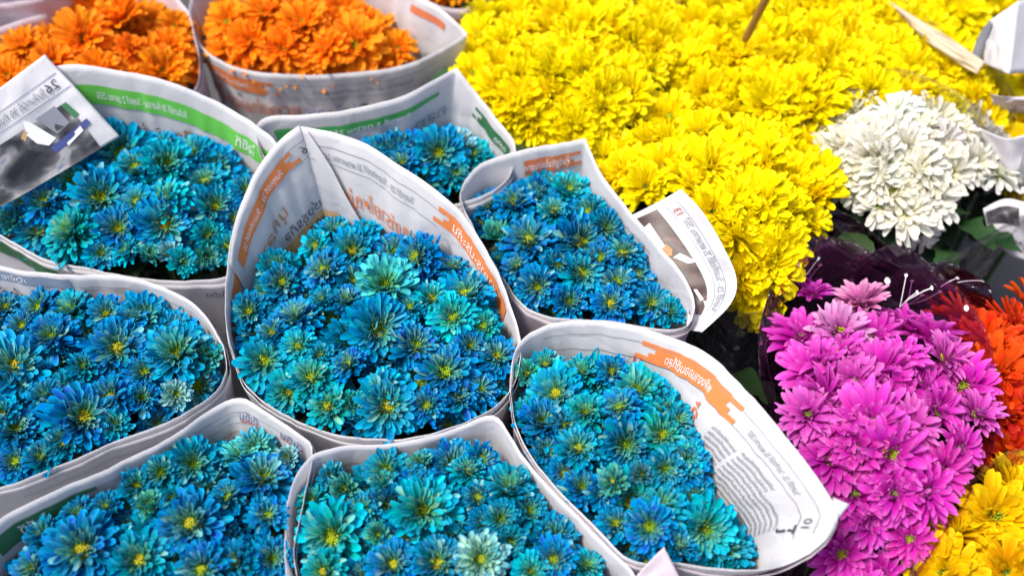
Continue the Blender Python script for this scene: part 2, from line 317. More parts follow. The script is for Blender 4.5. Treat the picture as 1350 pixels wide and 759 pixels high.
def put_flower(parent, kind, pos, rad, nrm, color, dsk, variant=None, split=False, rg=RNG):
    nv = 8 if kind == 'blue' else 5
    v = VAR[kind, variant if variant is not None else rg.randrange(6 if kind == 'blue' else 5)]
    q = Vector(nrm).to_track_quat('Z', 'Y'); M = Matrix.Translation(Vector(pos) - parent.location) @ q.to_matrix().to_4x4() @ Matrix.Rotation(rg.random() * 6.28, 4, 'Z')
    s = rad / (.033 if kind in ('blue', 'yellow', 'orange', 'red') else .037)
    M = M @ Matrix.Diagonal((s, s, s * rg.uniform(.9, 1.15), 1)) 
    if split: split_of(v)
    o = obj('flower', v['inner'] if split else v['full'], parent, color); o.matrix_basis = M
    if split:
        for sm in v['singles']: obj('petal', sm, o, color)
    jc = tuple(max(0, c * rg.uniform(.75, 1.3)) for c in DCOL[dsk])
    obj('flower_center', rg.choice(DISC[dsk]), o, jc)
    nflow[0] += 1
    return o

def inpoly(x, y, poly):
    c = False; n = len(poly)
    for i in range(n):
        x1, y1 = poly[i][:2]; x2, y2 = poly[i - 1][:2]
        if (y1 > y) != (y2 > y) and x < (x2 - x1) * (y - y1) / (y2 - y1) + x1: c = not c
    return c

# leaf mesh: lobed chrysanthemum leaf
def leaf_mesh(seed):
    rg = random.Random(seed); V = []; F = []; A = []; U = []; n = 11; rn = rg.random()
    for i in range(n):
        t = i / (n - 1); wd = .016 * math.sin(math.pi * min(1, t * .93 + .05)) ** .7 * (1 + .35 * math.cos(t * 5.2 * math.pi)); z = -.02 * t * t + .006 * math.sin(t * 3)
        for s in (-1, -.4, .4, 1):
            V.append((.06 * t, wd * s + .002 * rg.uniform(-1, 1), z + .35 * wd * abs(s))); A.append((t, rn, float(abs(s) == 1), 0)); U.append((s * .5 + .5, t))
    for i in range(n - 1):
        for j in range(3): a = i * 4 + j; F.append((a, a + 1, a + 5, a + 4))
    return V, F, A, U
LEAFD = [leaf_mesh(s) for s in range(4)]; LEAF = [mesh('leaf', *d[:2], 'leaf', d[2], d[3]) for d in LEAFD]
def put_leaf(parent, px, py, h, az, tilt, s=1.0, col=(.03, .075, .022)):
    o = obj('leaf', RNG.choice(LEAF), parent, col); p = Vector(P(px, py, h)) - parent.location
    o.matrix_basis = Matrix.Translation(p) @ Matrix.Rotation(math.radians(az), 4, 'Z') @ Matrix.Rotation(math.radians(-tilt), 4, 'Y') @ Matrix.Scale(s, 4)
    return o

FENCE = {}; TIGHT = .88
def confine(parent, p, rad):
    """keep a blossom clear of the paper round it"""
    s = FENCE.get(parent.name)
    if s is None: return p
    G = s.G; j = np.argmin(np.abs(G[:, :s.MU, 2] - p[2]), axis=1); ring = G[np.arange(len(G)), j][:, :2]; c = ring.mean(0)
    for _ in range(3):
        d = np.linalg.norm(ring - p[:2], axis=1); i = int(np.argmin(d)); inside = inpoly(p[0], p[1], ring)
        n_ = c - ring[i]; n_ = n_ / np.linalg.norm(n_); cur = d[i] if inside else -d[i]
        if cur >= rad * TIGHT: break
        p = p.copy(); p[:2] += n_ * (rad * (TIGHT + .02) - cur)
    return p
def under_growth(parent, C, R, h, seed, nl=60):
    """stems running down inside the bunch and the dark leaves on them"""
    rg = random.Random(seed); V = []; F = []
    for k in range(16):
        a, r = rg.random() * 6.28, math.sqrt(rg.random()); top = np.array([C[0] + .75 * R * r * math.cos(a), C[1] + .75 * R * r * math.sin(a), ZF + h - .03])
        bot = np.array([C[0] + .045 * r * math.cos(a), C[1] + .045 * r * math.sin(a), .004]); k0 = len(V)
        for t in (0, .35, .7, 1):
            c = bot + (top - bot) * np.array([t ** 1.6, t ** 1.6, t])
            for j in range(5): b = j * 1.2566; V.append((c[0] + .003 * math.cos(b), c[1] + .003 * math.sin(b), c[2]))
        for i in range(3):
            for j in range(5): F.append((k0 + i * 5 + j, k0 + i * 5 + (j + 1) % 5, k0 + i * 5 + 5 + (j + 1) % 5, k0 + i * 5 + 5 + j))
    off = np.array(parent.location)
    o = obj('stems', mesh('stems', [np.array(v) - off for v in V], F, 'stem_green'), parent); o['kind'] = 'stuff'
    V = []; F = []; A = []; U = []
    for k in range(nl):
        d = rg.choice(LEAFD); a, r = rg.random() * 6.28, math.sqrt(rg.random()) * .86
        M = Matrix.Translation((C[0] + R * r * math.cos(a), C[1] + R * r * math.sin(a), ZF + h - rg.uniform(.028, .075))) @ Matrix.Rotation(rg.random() * 6.28, 4, 'Z') @ Matrix.Rotation(rg.uniform(-.9, .2), 4, 'Y')
        if parent.name in FENCE: M = Matrix.Translation(Vector(confine(parent, np.array(M.translation), .062)) - M.translation) @ M
        k0 = len(V)
        for v in d[0]: V.append(np.array(M @ Vector(v)) - off)
        F += [tuple(i + k0 for i in f) for f in d[1]]; A += d[2]; U += d[3]
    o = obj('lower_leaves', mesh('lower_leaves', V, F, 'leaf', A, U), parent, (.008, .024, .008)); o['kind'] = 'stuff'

def fill_bunch(parent, kind, poly, manual, h0, dome, palette, rfill, spacing, seed, tilt=.55, split=0, lower=.014, cam_lean=.35, discs='kyy', skip_frame=70):
    rg = random.Random(seed)
    pts = [P(x, y, h0) for x, y in poly]; C = np.mean(pts, 0); R = max(np.linalg.norm((p - C)[:2]) for p in pts) ; Rm = np.mean([np.linalg.norm((p - C)[:2]) for p in pts])
    if parent.name in FENCE: tilt = tilt * .35
    def hh(p): return h0 + dome * (1 - min(1.3, np.linalg.norm((p - C)[:2]) / Rm) ** 2)
    def nr(p):
        o = (p - C)[:2] / Rm; tc = CAM - p; tc = tc / np.linalg.norm(tc)
        v = np.array([o[0] * tilt + rg.gauss(0, .30), o[1] * tilt + rg.gauss(0, .30), 1.0]) + tc * cam_lean
        return v / np.linalg.norm(v)
    placed = []
    big = sorted(range(len(manual)), key=lambda i: -manual[i][2])[:split]
    for i, e in enumerate(manual):
        px, py, r = e[:3]; c = e[3] if len(e) > 3 else rg.choice(palette); ds = e[4] if len(e) > 4 else rg.choice(discs)
        p = P(px, py, h0 + dome * .5); hz = hh(p) + .002 + rg.uniform(-.003, .005); p = P(px, py, hz)
        rad = r * depth(p) / FPX * 1.10
        col = BC[c] if isinstance(c, str) else c
        col = tuple(x * rg.uniform(.88, 1.12) for x in col)
        var = None
        if kind == 'blue': var = 7 if (c == 'y' or rad < .0135) else (6 if rad < .0165 else None)
        p = confine(parent, p, rad); n_ = nr(p); p = p - n_ * rad * .30
        put_flower(parent, kind, p, rad * (1.25 if var == 7 else 1.12 if var == 6 else 1), n_, col, ds, var, i in big, rg); placed.append((P(px, py, h0), rad * .9))
    xs = [q[0] for q in poly]; ys = [q[1] for q in poly]
    tries = 0; fails = 0
    while fails < 260 and tries < 6000:
        tries += 1
        x, y = rg.uniform(min(xs), max(xs)), rg.uniform(min(ys), max(ys))
        if not inpoly(x, y, poly) or x < -skip_frame or x > 1350 + skip_frame or y < -skip_frame or y > 759 + skip_frame: continue
        q = P(x, y, h0)
        if any(np.linalg.norm(q - a) < max(spacing, .60 * ra) for a, ra in placed): fails += 1; continue
        fails = 0
        p = P(x, y, hh(q) - lower + rg.uniform(-.004, .006)); rad = rfill * rg.uniform(.82, 1.15)
        c = rg.choice(palette); col = BC[c] if isinstance(c, str) else c
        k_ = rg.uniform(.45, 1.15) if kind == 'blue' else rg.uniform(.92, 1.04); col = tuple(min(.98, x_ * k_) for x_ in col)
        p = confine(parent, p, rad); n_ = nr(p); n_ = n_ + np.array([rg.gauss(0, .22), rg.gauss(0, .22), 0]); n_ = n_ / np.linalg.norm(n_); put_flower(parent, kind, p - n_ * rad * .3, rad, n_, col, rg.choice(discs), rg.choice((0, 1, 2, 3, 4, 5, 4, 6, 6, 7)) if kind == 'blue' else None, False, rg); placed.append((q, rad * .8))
    if parent.name in FENCE:                       # small half-open heads and buds wedged between the big ones
        fails = 0; tries = 0
        while fails < 110 and tries < 3000:
            tries += 1
            x, y = rg.uniform(min(xs) - 6, max(xs) + 6), rg.uniform(min(ys) - 6, max(ys) + 10)
            if x < -30 or x > 1380 or y < -30 or y > 790: continue
            q = P(x, y, h0)
            if not inpoly(q[0], q[1], FENCE[parent.name].G[:, 2, :2]): continue
            rad = rfill * rg.uniform(.5, .72); p = confine(parent, P(x, y, hh(q) - lower - .006), rad); q = p.copy(); q[2] = ZF + h0
            if any(np.linalg.norm(q - a) < max(.0165, .52 * ra) for a, ra in placed): fails += 1; continue
            fails = 0
            c = rg.choice(palette); col = BC[c] if isinstance(c, str) else c; k_ = rg.uniform(.6, 1.1); col = tuple(min(.98, x_ * k_) for x_ in col)
            n_ = nr(p); put_flower(parent, kind, p - n_ * rad * .3, rad, n_, col, rg.choice(discs), rg.choice((2, 4, 6, 6, 7)) if kind == 'blue' else None, False, rg); placed.append((q, rad * .9))
    under_growth(parent, C, Rm * .95, h0, seed)
    return C, Rm

# ------------------------------------------------------------------ paper sheets
def catmull(pts, closed, step=.004):
    pts = np.array(pts); n = len(pts); out = []
    rngi = range(n if closed else n - 1)
    for i in rngi:
        p0, p1, p2, p3 = [pts[(i + k) % n] if closed else pts[min(max(i + k, 0), n - 1)] for k in (-1, 0, 1, 2)]
        m = max(2, int(np.linalg.norm((p2 - p1)[:3]) / step))
        for t in np.linspace(0, 1, m, endpoint=False):
            out.append(.5 * ((2 * p1) + (-p0 + p2) * t + (2 * p0 - 5 * p1 + 4 * p2 - p3) * t * t + (-p0 + 3 * p1 - 3 * p2 + p3) * t ** 3))
    if not closed: out.append(pts[-1])
    else: out.append(out[0])
    return np.array(out)
def resample(poly, n):
    s = np.concatenate([[0], np.cumsum(np.linalg.norm(np.diff(poly[:, :3], axis=0), axis=1))]); q = np.linspace(0, s[-1], n)
    return np.stack([np.interp(q, s, poly[:, k]) for k in range(poly.shape[1])], 1), q

class Sheet:
    def finish(self, name, mat, parent, C, toward_cam=False, thick=.00035):
        G = self.G; N, M, _ = G.shape
        du = np.gradient(G, axis=0); dv = np.gradient(G, axis=1); n = np.cross(du, dv); n /= np.linalg.norm(n, axis=2, keepdims=True) + 1e-12
        ref = (CAM - G) if toward_cam else (np.array([C[0], C[1], 0]) - G) * np.array([1, 1, 0])
        s = np.sign((n * ref).sum()); self.n = n * s
        off = np.array(parent.location); V = (G - off).reshape(-1, 3)
        F = [(i * M + j, i * M + j + 1, (i + 1) * M + j + 1, (i + 1) * M + j) for i in range(N - 1) for j in range(M - 1)]
        vv = np.arange(M) * self.dv; uv = np.stack(np.meshgrid(self.U, vv, indexing='ij'), -1).reshape(-1, 2)
        o = obj(name, mesh(name, V, F, mat, None, uv), parent); md = o.modifiers.new('thickness', 'SOLIDIFY'); md.thickness = thick; md.offset = 0
        self.o = o; self.off = off; self.px = proj(G.reshape(-1, 3)).reshape(N, M, 2)
        self.face = ((CAM - G) * self.n).sum(2)
        return self
    def at(self, u, v, side=1, lift=.0011):
        L = self.U[-1]
        u = np.asarray(u, float); u = np.mod(u, L) if self.closed else np.clip(u, 0, L - 1e-6)
        N, M, _ = self.G.shape
        fu = u / L * (N - 1); fv = np.clip(np.asarray(v, float) / self.dv, 0, self.MU - 1.001)
        i = np.clip(fu.astype(int), 0, N - 2); j = fv.astype(int); a = (fu - i)[:, None]; b = (fv - j)[:, None]
        f = lambda X: (X[i, j] * (1 - a) + X[i + 1, j] * a) * (1 - b) + (X[i, j + 1] * (1 - a) + X[i + 1, j + 1] * a) * b
        return f(self.G) + f(self.n) * side * lift
    def uv_at(self, px, py, side=1):
        d = np.linalg.norm(self.px[:, :self.MU] - np.array([px, py]), axis=2) + np.where(self.face[:, :self.MU] * side > 0, 0, 1e4)
        i, j = np.unravel_index(np.argmin(d), d.shape); return self.U[i], j * self.dv
    def span(self, pa, pb, side=1):
        u0, u1 = self.uv_at(*pa, side)[0], self.uv_at(*pb, side)[0]; L = self.U[-1]
        if self.closed:
            if u1 - u0 > L / 2: u1 -= L
            if u0 - u1 > L / 2: u1 += L
        return u0, u1
    def decal(self, name, uvs, F, mat, side=1, lift=.0011, tex=None):
        uvs = np.asarray(uvs, float); V = self.at(uvs[:, 0], uvs[:, 1], side, lift) - self.off
        return obj(name, mesh(name, V, F, mat, None, uvs if tex is None else tex), self.o)
    def strip(self, name, pa, pb, v0, v1, mat, side=1, lift=.0011, vend=None, steps=''):
        """a printed bar from the rim point near pixel pa to the one near pb; steps: 'a'/'b' = end broken into little squares"""
        u0, u1 = self.span(pa, pb, side); n = max(2, int(abs(u1 - u0) / .003)); V = []; F = []
        va, vb = (v0, v1) if vend is None else (v0, v1)
        rows = max(1, int((v1 - v0) / .006)) if (v1 - v0) > .004 else 1
        for i in range(n + 1):
            t = i / n; a0, a1 = (v0, v1) if vend is None else (v0 + (vend[0] - v0) * t, v1 + (vend[1] - v1) * t)
            for j in range(rows + 1): V.append((u0 + (u1 - u0) * t, a0 + (a1 - a0) * j / rows))
        for i in range(n):
            for j in range(rows): a = i * (rows + 1) + j; F.append((a, a + 1, a + rows + 2, a + rows + 1))
        sg = 1 if u1 > u0 else -1; hgt = v1 - v0; q = hgt / 4
        for e, uu, d in (('a', u0, -sg), ('b', u1, sg)):
            if e in steps:
                vv0, vv1 = (v0, v1) if (vend is None or e == 'a') else vend; q = (vv1 - vv0) / 4
                for r_, ln in enumerate((2.2, .0, 1.0, 3.0)):
                    if ln:
                        k = len(V); x0, x1 = uu, uu + d * q * ln * 1.15
                        V += [(x0, vv0 + r_ * q), (x0, vv0 + (r_ + 1) * q), (x1, vv0 + (r_ + 1) * q), (x1, vv0 + r_ * q)]; F.append((k, k + 1, k + 2, k + 3))
        return self.decal(name, V, F, mat, side, lift)
    def patch(self, name, pix, mat, side=1, lift=.0016):
        """a flat printed shape whose outline is given in picture points on this sheet"""
        q = [self.uv_at(x, y, side) for x, y in pix]; c = np.mean(q, 0); V = [tuple(c)] + [tuple(x) for x in q]; n = len(q)
        return self.decal(name, V, [(0, 1 + i, 1 + (i + 1) % n) for i in range(n)], mat, side, lift)
    def rule(self, pa, pb, v, mat='ink_grey', side=1, wdt=.0006): return self.strip('rule_line', pa, pb, v, v + wdt, mat, side, .0011)
    def text(self, name, body, pa, pb, v, size, mat, side=1, fit=True, lift=.0016, slant=0):
        """lettering that starts at the rim point near pixel pa and runs towards pb, baseline at depth v below the edge"""
        V0, F = text_mesh(body); u0, u1 = self.span(pa, pb, side); sg = 1 if u1 > u0 else -1
        wd = V0[:, 0].max(); sx = abs(u1 - u0) / wd if fit else size
        uvs = np.stack([u0 + sg * V0[:, 0] * sx, v - V0[:, 1] * size], 1)
        return self.decal(name, uvs, F, mat, side, lift)
    def block(self, name, pa, pb, v0, lines, size, lead, mat, side=1, seed=0, lift=.0014):
        rg = random.Random(seed); u0, u1 = self.span(pa, pb, side); sg = 1 if u1 > u0 else -1; W = abs(u1 - u0); AV = []; AF = []
        for k in range(lines):
            V0, F = text_mesh(THAI[rg.randrange(len(THAI))]); sx = min(W / V0[:, 0].max(), size * 1.25) if k % 6 < 5 else size
            uvs = np.stack([u0 + sg * np.minimum(V0[:, 0] * sx, W), v0 + k * lead - V0[:, 1] * size], 1); k0 = len(AV); AV += list(uvs); AF += [tuple(i + k0 for i in f) for f in F]
        return self.decal(name, AV, AF, mat, side, lift)
THAI = ['ผู้ประกอบการรายใหม่ในตลาดปีนี้คาดว่าจะ', 'เติบโตเพิ่มขึ้นจากปีก่อนประมาณร้อยละ', 'โดยมีปัจจัยจากเศรษฐกิจภายในประเทศ', 'และการส่งออกที่ยังคงขยายตัวต่อเนื่อง',
        'ทั้งนี้บริษัทได้เตรียมแผนลงทุนระยะยาว', 'เพื่อรองรับความต้องการของผู้บริโภค', 'ซึ่งจะช่วยให้รายได้ในไตรมาสถัดไป', 'สำหรับสินค้าเกษตรราคายังทรงตัว']
TM = {}
def text_mesh(body):
    if body not in TM:
        c = bpy.data.curves.new('lettering', 'FONT'); c.body = body; c.size = 1.0; c.resolution_u = 2
        o = bpy.data.objects.new('lettering', c); COL.objects.link(o)
        dg = bpy.context.evaluated_depsgraph_get(); me = o.evaluated_get(dg).to_mesh()
        V = np.array([v.co[:] for v in me.vertices]).reshape(-1, 3); F = [tuple(p.vertices) for p in me.polygons]
        o.evaluated_get(dg).to_mesh_clear(); bpy.data.objects.remove(o); bpy.data.curves.remove(c)
        V[:, 0] -= V[:, 0].min(); TM[body] = (V, F)
    return TM[body]

def wrap(parent, rim, name='newspaper_wrap', mat='newsprint', closed=True, seed=0, drop=0.0, grow=0.0, wob=.0018, deep=.26, base_r=.075, tall=None, cen=None):
    """rim: (px, py, height over blossom level, flare). The sheet falls from the rim to the ground round the stems."""
    pts = []
    for e in rim:
        p = P(e[0], e[1], e[2]); pts.append((*p, e[3] if len(e) > 3 else .10))
    cur = catmull(pts, closed); N = max(60, int(np.linalg.norm(np.diff(cur[:, :3], axis=0), axis=1).sum() / .006)); R, U = resample(cur, N)
    C = R[:, :2].mean(0) if cen is None else np.array(cen); s = Sheet(); s.closed = closed; s.U = U; s.dv = .008; s.MU = int(deep / s.dv) + 1
    cols = []
    for i in range(N):
        r = R[i]; dxy = r[:2] - C; rad = np.linalg.norm(dxy); fl = r[3]; z0 = r[2] + noise.noise((U[i] * 22, seed * 1.3, 7)) * .0022 - drop - (abs(noise.noise((U[i] * 9, seed, 3))) * .008 if drop else 0); D = z0 - .004
        d = np.linspace(0, D, 160); a = 1 - fl * (1 - np.exp(-d / .085)); q = np.clip((d - .10) / (D - .10), 0, 1); q = q * q * (3 - 2 * q)
        ratio = a * (1 - q) + (base_r / rad) * q; xy = C + dxy[None] * ((1 + grow) * ratio)[:, None] if not drop else C + dxy[None] * (ratio + grow)[:, None]
        p = np.column_stack([xy, z0 - d]); L = np.concatenate([[0], np.cumsum(np.linalg.norm(np.diff(p, axis=0), axis=1))])
        vs = np.concatenate([np.arange(s.MU) * s.dv, np.linspace((s.MU - 1) * s.dv, L[-1], 8)[1:]])
        c = np.stack([np.interp(vs, L, p[:, k]) for k in range(3)], 1)
        rd = np.array([dxy[0], dxy[1], 0]) / rad
        for j, v in enumerate(vs):
            per = U[i] / U[-1] * 2 * math.pi; cx, cy = math.cos(per) * 2.2, math.sin(per) * 2.2
            v = v + (r[2] - z0)
            wv = (.5 - abs(noise.noise((cx * 3.2 + 9, cy * 3.2, v * 3 + seed * 1.7))) * 2.4) * .9 + noise.noise((cx * 2.0, cy * 2.0, v * 5 + seed)) * 1.5 + noise.noise((cx * 5.5, cy * 5.5, v * 16 + seed * 3.1)) * .75
            c[j] += rd * wv * wob * (.35 + min(1, v / .05))
        cols.append(c)
    s.G = np.array(cols); s.finish(name, mat, parent, C)
    if name == 'newspaper_wrap': FENCE[parent.name] = s
    return s
def flap(parent, ea, eb, name='paper_flap', mat='newsprint', bulge=0.01, rows=24, n=50, seed=0, wob=.001):
    A, U = resample(catmull([P(*e) for e in ea], False), n); B, _ = resample(catmull([P(*e) for e in eb], False), n)
    s = Sheet(); s.closed = False; s.U = U; s.MU = rows; ln = np.linalg.norm(B - A, axis=1).mean(); s.dv = ln / (rows - 1); G = np.zeros((n, rows, 3))
    for j in range(rows):
        t = j / (rows - 1); G[:, j] = A * (1 - t) + B * t
    tc = CAM - G.mean((0, 1)); tc /= np.linalg.norm(tc)
    for i in range(n):
        for j in range(rows):
            t = j / (rows - 1); G[i, j] += tc * (bulge * 4 * t * (1 - t) + wob * noise.noise((i * .09, j * .12, seed)) * 3)
    s.G = G
    return s.finish(name, mat, parent, (0, 0), True)

def bouquet(poly, label, cat='bouquet', group=None, name='wrapped_bouquet'):
    c = np.mean([P(x, y, 0) for x, y in poly], 0)
    return thing(name, (c[0], c[1], 0.0), label, cat, group)

# ------------------------------------------------------------------ ground
gv = [(-3, -2, 0), (3, -2, 0), (3, 5, 0), (-3, 5, 0)]
g = obj('ground', mesh('ground', gv, [(0, 1, 2, 3)], 'ground_concrete')); g['kind'] = 'structure'

GB = 'newspaper-wrapped bouquets of dyed blue chrysanthemums'
BLUE = 'bbcctbdtqb'; 
# ------------------------------------------------------------------ A: the middle bouquet
polyA = [(312, 390), (330, 335), (390, 300), (440, 290), (520, 292), (600, 318), (645, 365), (668, 430), (672, 480), (640, 530), (560, 562), (480, 566), (400, 545), (345, 510), (318, 455)]
A = bouquet(polyA, 'large blue bouquet at the centre in tall newspaper with an orange headline on its back', group=GB)
rimA = [(395, 166, .118, .26), (432, 172, .115, .28), (482, 190, .108, .30), (540, 226, .095, .30), (590, 262, .080, .26), (630, 310, .058, .2), (661, 370, .038, .12), (681, 425, .024), (687, 470, .018), (672, 515, .018),
        (635, 546, .018), (570, 572, .018), (490, 578, .018), (420, 566, .018), (360, 537, .018), (322, 503, .018), (303, 450, .02, .08), (297, 390, .03, .1), (303, 325, .055, .16), (318, 265, .085, .2), (345, 215, .105, .24), (371, 184, .114, .26), (393, 167, .118, .26)]
sA = wrap(A, rimA, seed=1)
oA = wrap(A, rimA, 'outer_sheet', 'newsprint_blank', seed=1, drop=.006, grow=.010)
def over(parent, base, pa, pb, k, name, mat='newsprint', depth_=.17, n=60, lift=.0028):
    """a second sheet lying on the inside of a wall, its free edge slanting away from the peak"""
    ua, ub = base.span(pa, pb); rows = int(depth_ / .006); s = Sheet(); s.closed = False; s.dv = depth_ / (rows - 1); s.MU = rows; s.G = np.zeros((n, rows, 3)); s.U = np.linspace(0, abs(ub - ua), n)
    for j in range(rows):
        v = j * s.dv; e = ub + (k * v) * np.sign(ub - ua); us = np.linspace(ua, e, n); lf = lift + .004 * np.clip((us - e) / .03 + 1, 0, 1) * np.sin(min(1, v / .08) * math.pi / 2)
        s.G[:, j] = base.at(us, np.full(n, v), 1, 0) + (base.at(us, np.full(n, v), 1, 1) - base.at(us, np.full(n, v), 1, 0)) * lf[:, None]
    return s.finish(name, mat, parent, (0, 0), True)
fA = over(A, sA, (300, 345), (402, 168), .50, 'overlapping_sheet')
fA.strip('colour_band', (362, 202), (306, 330), .014, .030, 'ink_orange', steps='a'); sA.strip('colour_band', (304, 330), (301, 440), .016, .030, 'ink_orange')
fA.text('band_text', 'วันศุกร์ที่ 23 - วันอาทิตย์ที่ 25', (352, 208), (308, 310), .0255, .009, 'ink_white')
fA.text('headline', 'บุคลากร', (336, 226), (303, 318), .066, .022, 'ink_brown')
fA.text('headline', 'เร่งธุรกิจ', (362, 195), (325, 250), .090, .016, 'ink_black')
fA.strip('caption_bar', (388, 190), (325, 280), .094, .112, 'ink_tan')
fA.text('caption', 'วิสาหกิจไทย', (372, 190), (338, 235), .108, .011, 'ink_black')
fA.text('page_number', '6', (386, 178), (378, 184), .026, .013, 'ink_black', fit=False)
fA.rule((392, 172), (366, 196), .013); fA.rule((394, 172), (366, 196), .031)
sA.rule((404, 170), (590, 262), .017); sA.rule((404, 170), (585, 262), .036)
sA.text('date_line', 'วันศุกร์ที่ 23 - วันอาทิตย์ที่ 25 พฤษภาคม 2557', (548, 232), (415, 168), .031, .0100, 'ink_grey')
sA.text('headline', 'ปรับเกณฑ์รายใหญ่ๆ', (588, 262), (437, 175), .078, .026, 'ink_orange')
sA.strip('colour_band', (596, 268), (672, 400), .012, .032, 'ink_orange', steps='a')
sA.text('band_text', 'ธนาคาร-ประกัน', (662, 372), (604, 280), .028, .0155, 'ink_white')
oA.rule((690, 480), (330, 512), .006, side=-1); oA.rule((560, 574), (305, 460), .018, 'ink_slate', side=-1)
manA = [(345, 341, 28, 't'), (415, 323, 22, 'q', 'y'), (427, 356, 31, 'b', 'y'), (465, 331, 34, 'c', 'y'), (440, 297, 26, 'c'), (508, 375, 42, 'm', 'k'), (550, 338, 32, 'b', 'y'), (580, 323, 35, 'b'), (633, 383, 40, 'c', 'y'), (570, 393, 25, 'q'),
        (390, 416, 35, 'b'), (500, 436, 46, 'c', 'y'), (597, 418, 32, 'q', 'y'), (340, 480, 36, 't', 'y'), (393, 456, 25, 'q', 'y'), (547, 456, 33, 'b', 'y'), (655, 470, 30, 'b', 'y'), (587, 490, 42, 'b', 'y'), (410, 498, 33, 'g', 'y'), (325, 410, 26, 'd'),
        (427, 396, 18, 't', 'y'), (422, 470, 19, 't'), (513, 548, 46, 'c', 'Y'), (375, 522, 30, 'g', 'y'), (430, 540, 32, 'g'), (465, 533, 16, 'y', 'y'), (563, 534, 27, 'b', 'y'), (605, 523, 30, 'b'), (502, 510, 28, 'q', 'y'), (632, 513, 28, 'b'), (637, 430, 23, 'g', 'y'),
        (372, 372, 26, 'd'), (456, 396, 26, 'b'), (460, 480, 26, 'b'), (620, 455, 24, 'b'), (540, 405, 22, 't'), (530, 300, 26, 'b'), (612, 345, 24, 'b'), (360, 440, 25, 'b'), (480, 305, 24, 'c')]
fill_bunch(A, 'blue', polyA, manA, +.012, .020, 'bbcdt', .028, .0225, 11, split=3)

# ------------------------------------------------------------------ B: right of the middle
polyB = [(618, 255), (640, 222), (690, 210), (762, 205), (785, 240), (815, 285), (855, 335), (890, 375), (900, 415), (840, 418), (740, 410), (690, 390), (655, 340)]
B = bouquet(polyB, 'blue bouquet whose newspaper folds out in a flap with a brown picture', group=GB)
rimB = [(607, 252, .03), (632, 217, .045), (690, 197, .055, .15), (766, 184, .06, .15), (771, 184, .06, .15), (792, 228, .055, .14), (830, 278, .05, .12), (870, 325, .045, .12), (903, 366, .04), (916, 404, .03), (896, 433, .02), (800, 423, .015), (720, 417, .015), (682, 394, .015), (648, 340, .015), (620, 292, .02)]
sB = wrap(B, rimB, seed=9); wrap(B, rimB, 'outer_sheet', 'newsprint_pinkish', seed=9, drop=.006, grow=.010)
sB.strip('colour_band', (690, 199), (755, 188), .014, .032, 'ink_rust', steps='b')
sB.text('band_text', 'หุ้นรัฐกิจในประเทศ', (752, 188), (690, 198), .027, .012, 'ink_white')
sB.text('headline', 'ตลาดหุ้น', (850, 300), (795, 235), .045, .016, 'ink_slate'); sB.block('body_text', (860, 315), (800, 240), .022, 3, .005, .0065, 'ink_grey', seed=3)
fB = flap(B, [(898, 249, .075), (925, 278, .074), (952, 322, .068), (971, 368, .058), (962, 402, .044), (925, 438, .024)], [(832, 284, .042), (853, 312, .036), (880, 345, .030), (900, 375, .024), (908, 400, .016), (905, 436, .012)], bulge=-.012, rows=30, n=70, seed=4)
for vv in (.010, .021): fB.rule((905, 258), (945, 420), vv, 'ink_slate')
fB.text('date_line', 'วันศุกร์ที่ 23 - วันอาทิตย์ที่ 25 พฤษภาคม 2557', (950, 412), (915, 282), .018, .0095, 'ink_grey')
fB.text('page_number', '13', (914, 275), (905, 265), .019, .010, 'ink_red', fit=False)
fB.strip('picture', (900, 258), (950, 420), .030, .075, 'photo_brown', lift=.0009)
fB.patch('picture_detail', [(848, 300), (856, 296), (876, 324), (870, 331), (860, 318)], 'ink_white'); fB.patch('picture_detail', [(871, 331), (878, 322), (888, 330), (886, 338), (876, 339)], 'ink_brown')
fB.patch('picture_detail', [(889, 339), (897, 334), (920, 345), (908, 347)], 'ink_white'); fB.patch('picture_detail', [(914, 380), (920, 381), (929, 394), (924, 396)], 'ink_white'); fB.patch('picture_detail', [(928, 396), (932, 398), (936, 408), (932, 409)], 'ink_white')
manB = [(645, 237, 27, 'b'), (680, 228, 33, 'b', 'k'), (750, 237, 31, 'q'), (778, 277, 26, 'e', 'y'), (678, 267, 28, 'b', 'y'), (653, 310, 20, 'y', 'y'), (697, 317, 38, 'b', 'Y'), (765, 320, 42, 'b', 'Y'), (708, 378, 28, 'b', 'y'), (767, 360, 32, 'c'), (813, 373, 30, 'b'),
        (827, 333, 28, 'd'), (810, 408, 28, 'b', 'Y'), (860, 400, 30, 'b', 'y'), (860, 367, 26, 'b'), (750, 406, 26, 'b'), (883, 412, 20, 't'), (730, 277, 23, 't'), (628, 260, 22, 'b'), (800, 300, 26, 'd'), (715, 240, 22, 't', 'y'), (672, 355, 24, 'b'), (735, 348, 22, 'd'), (790, 340, 24, 'b')]
fill_bunch(B, 'blue', polyB, manB, +.010, .014, 'bbbcd', .027, .0225, 12)

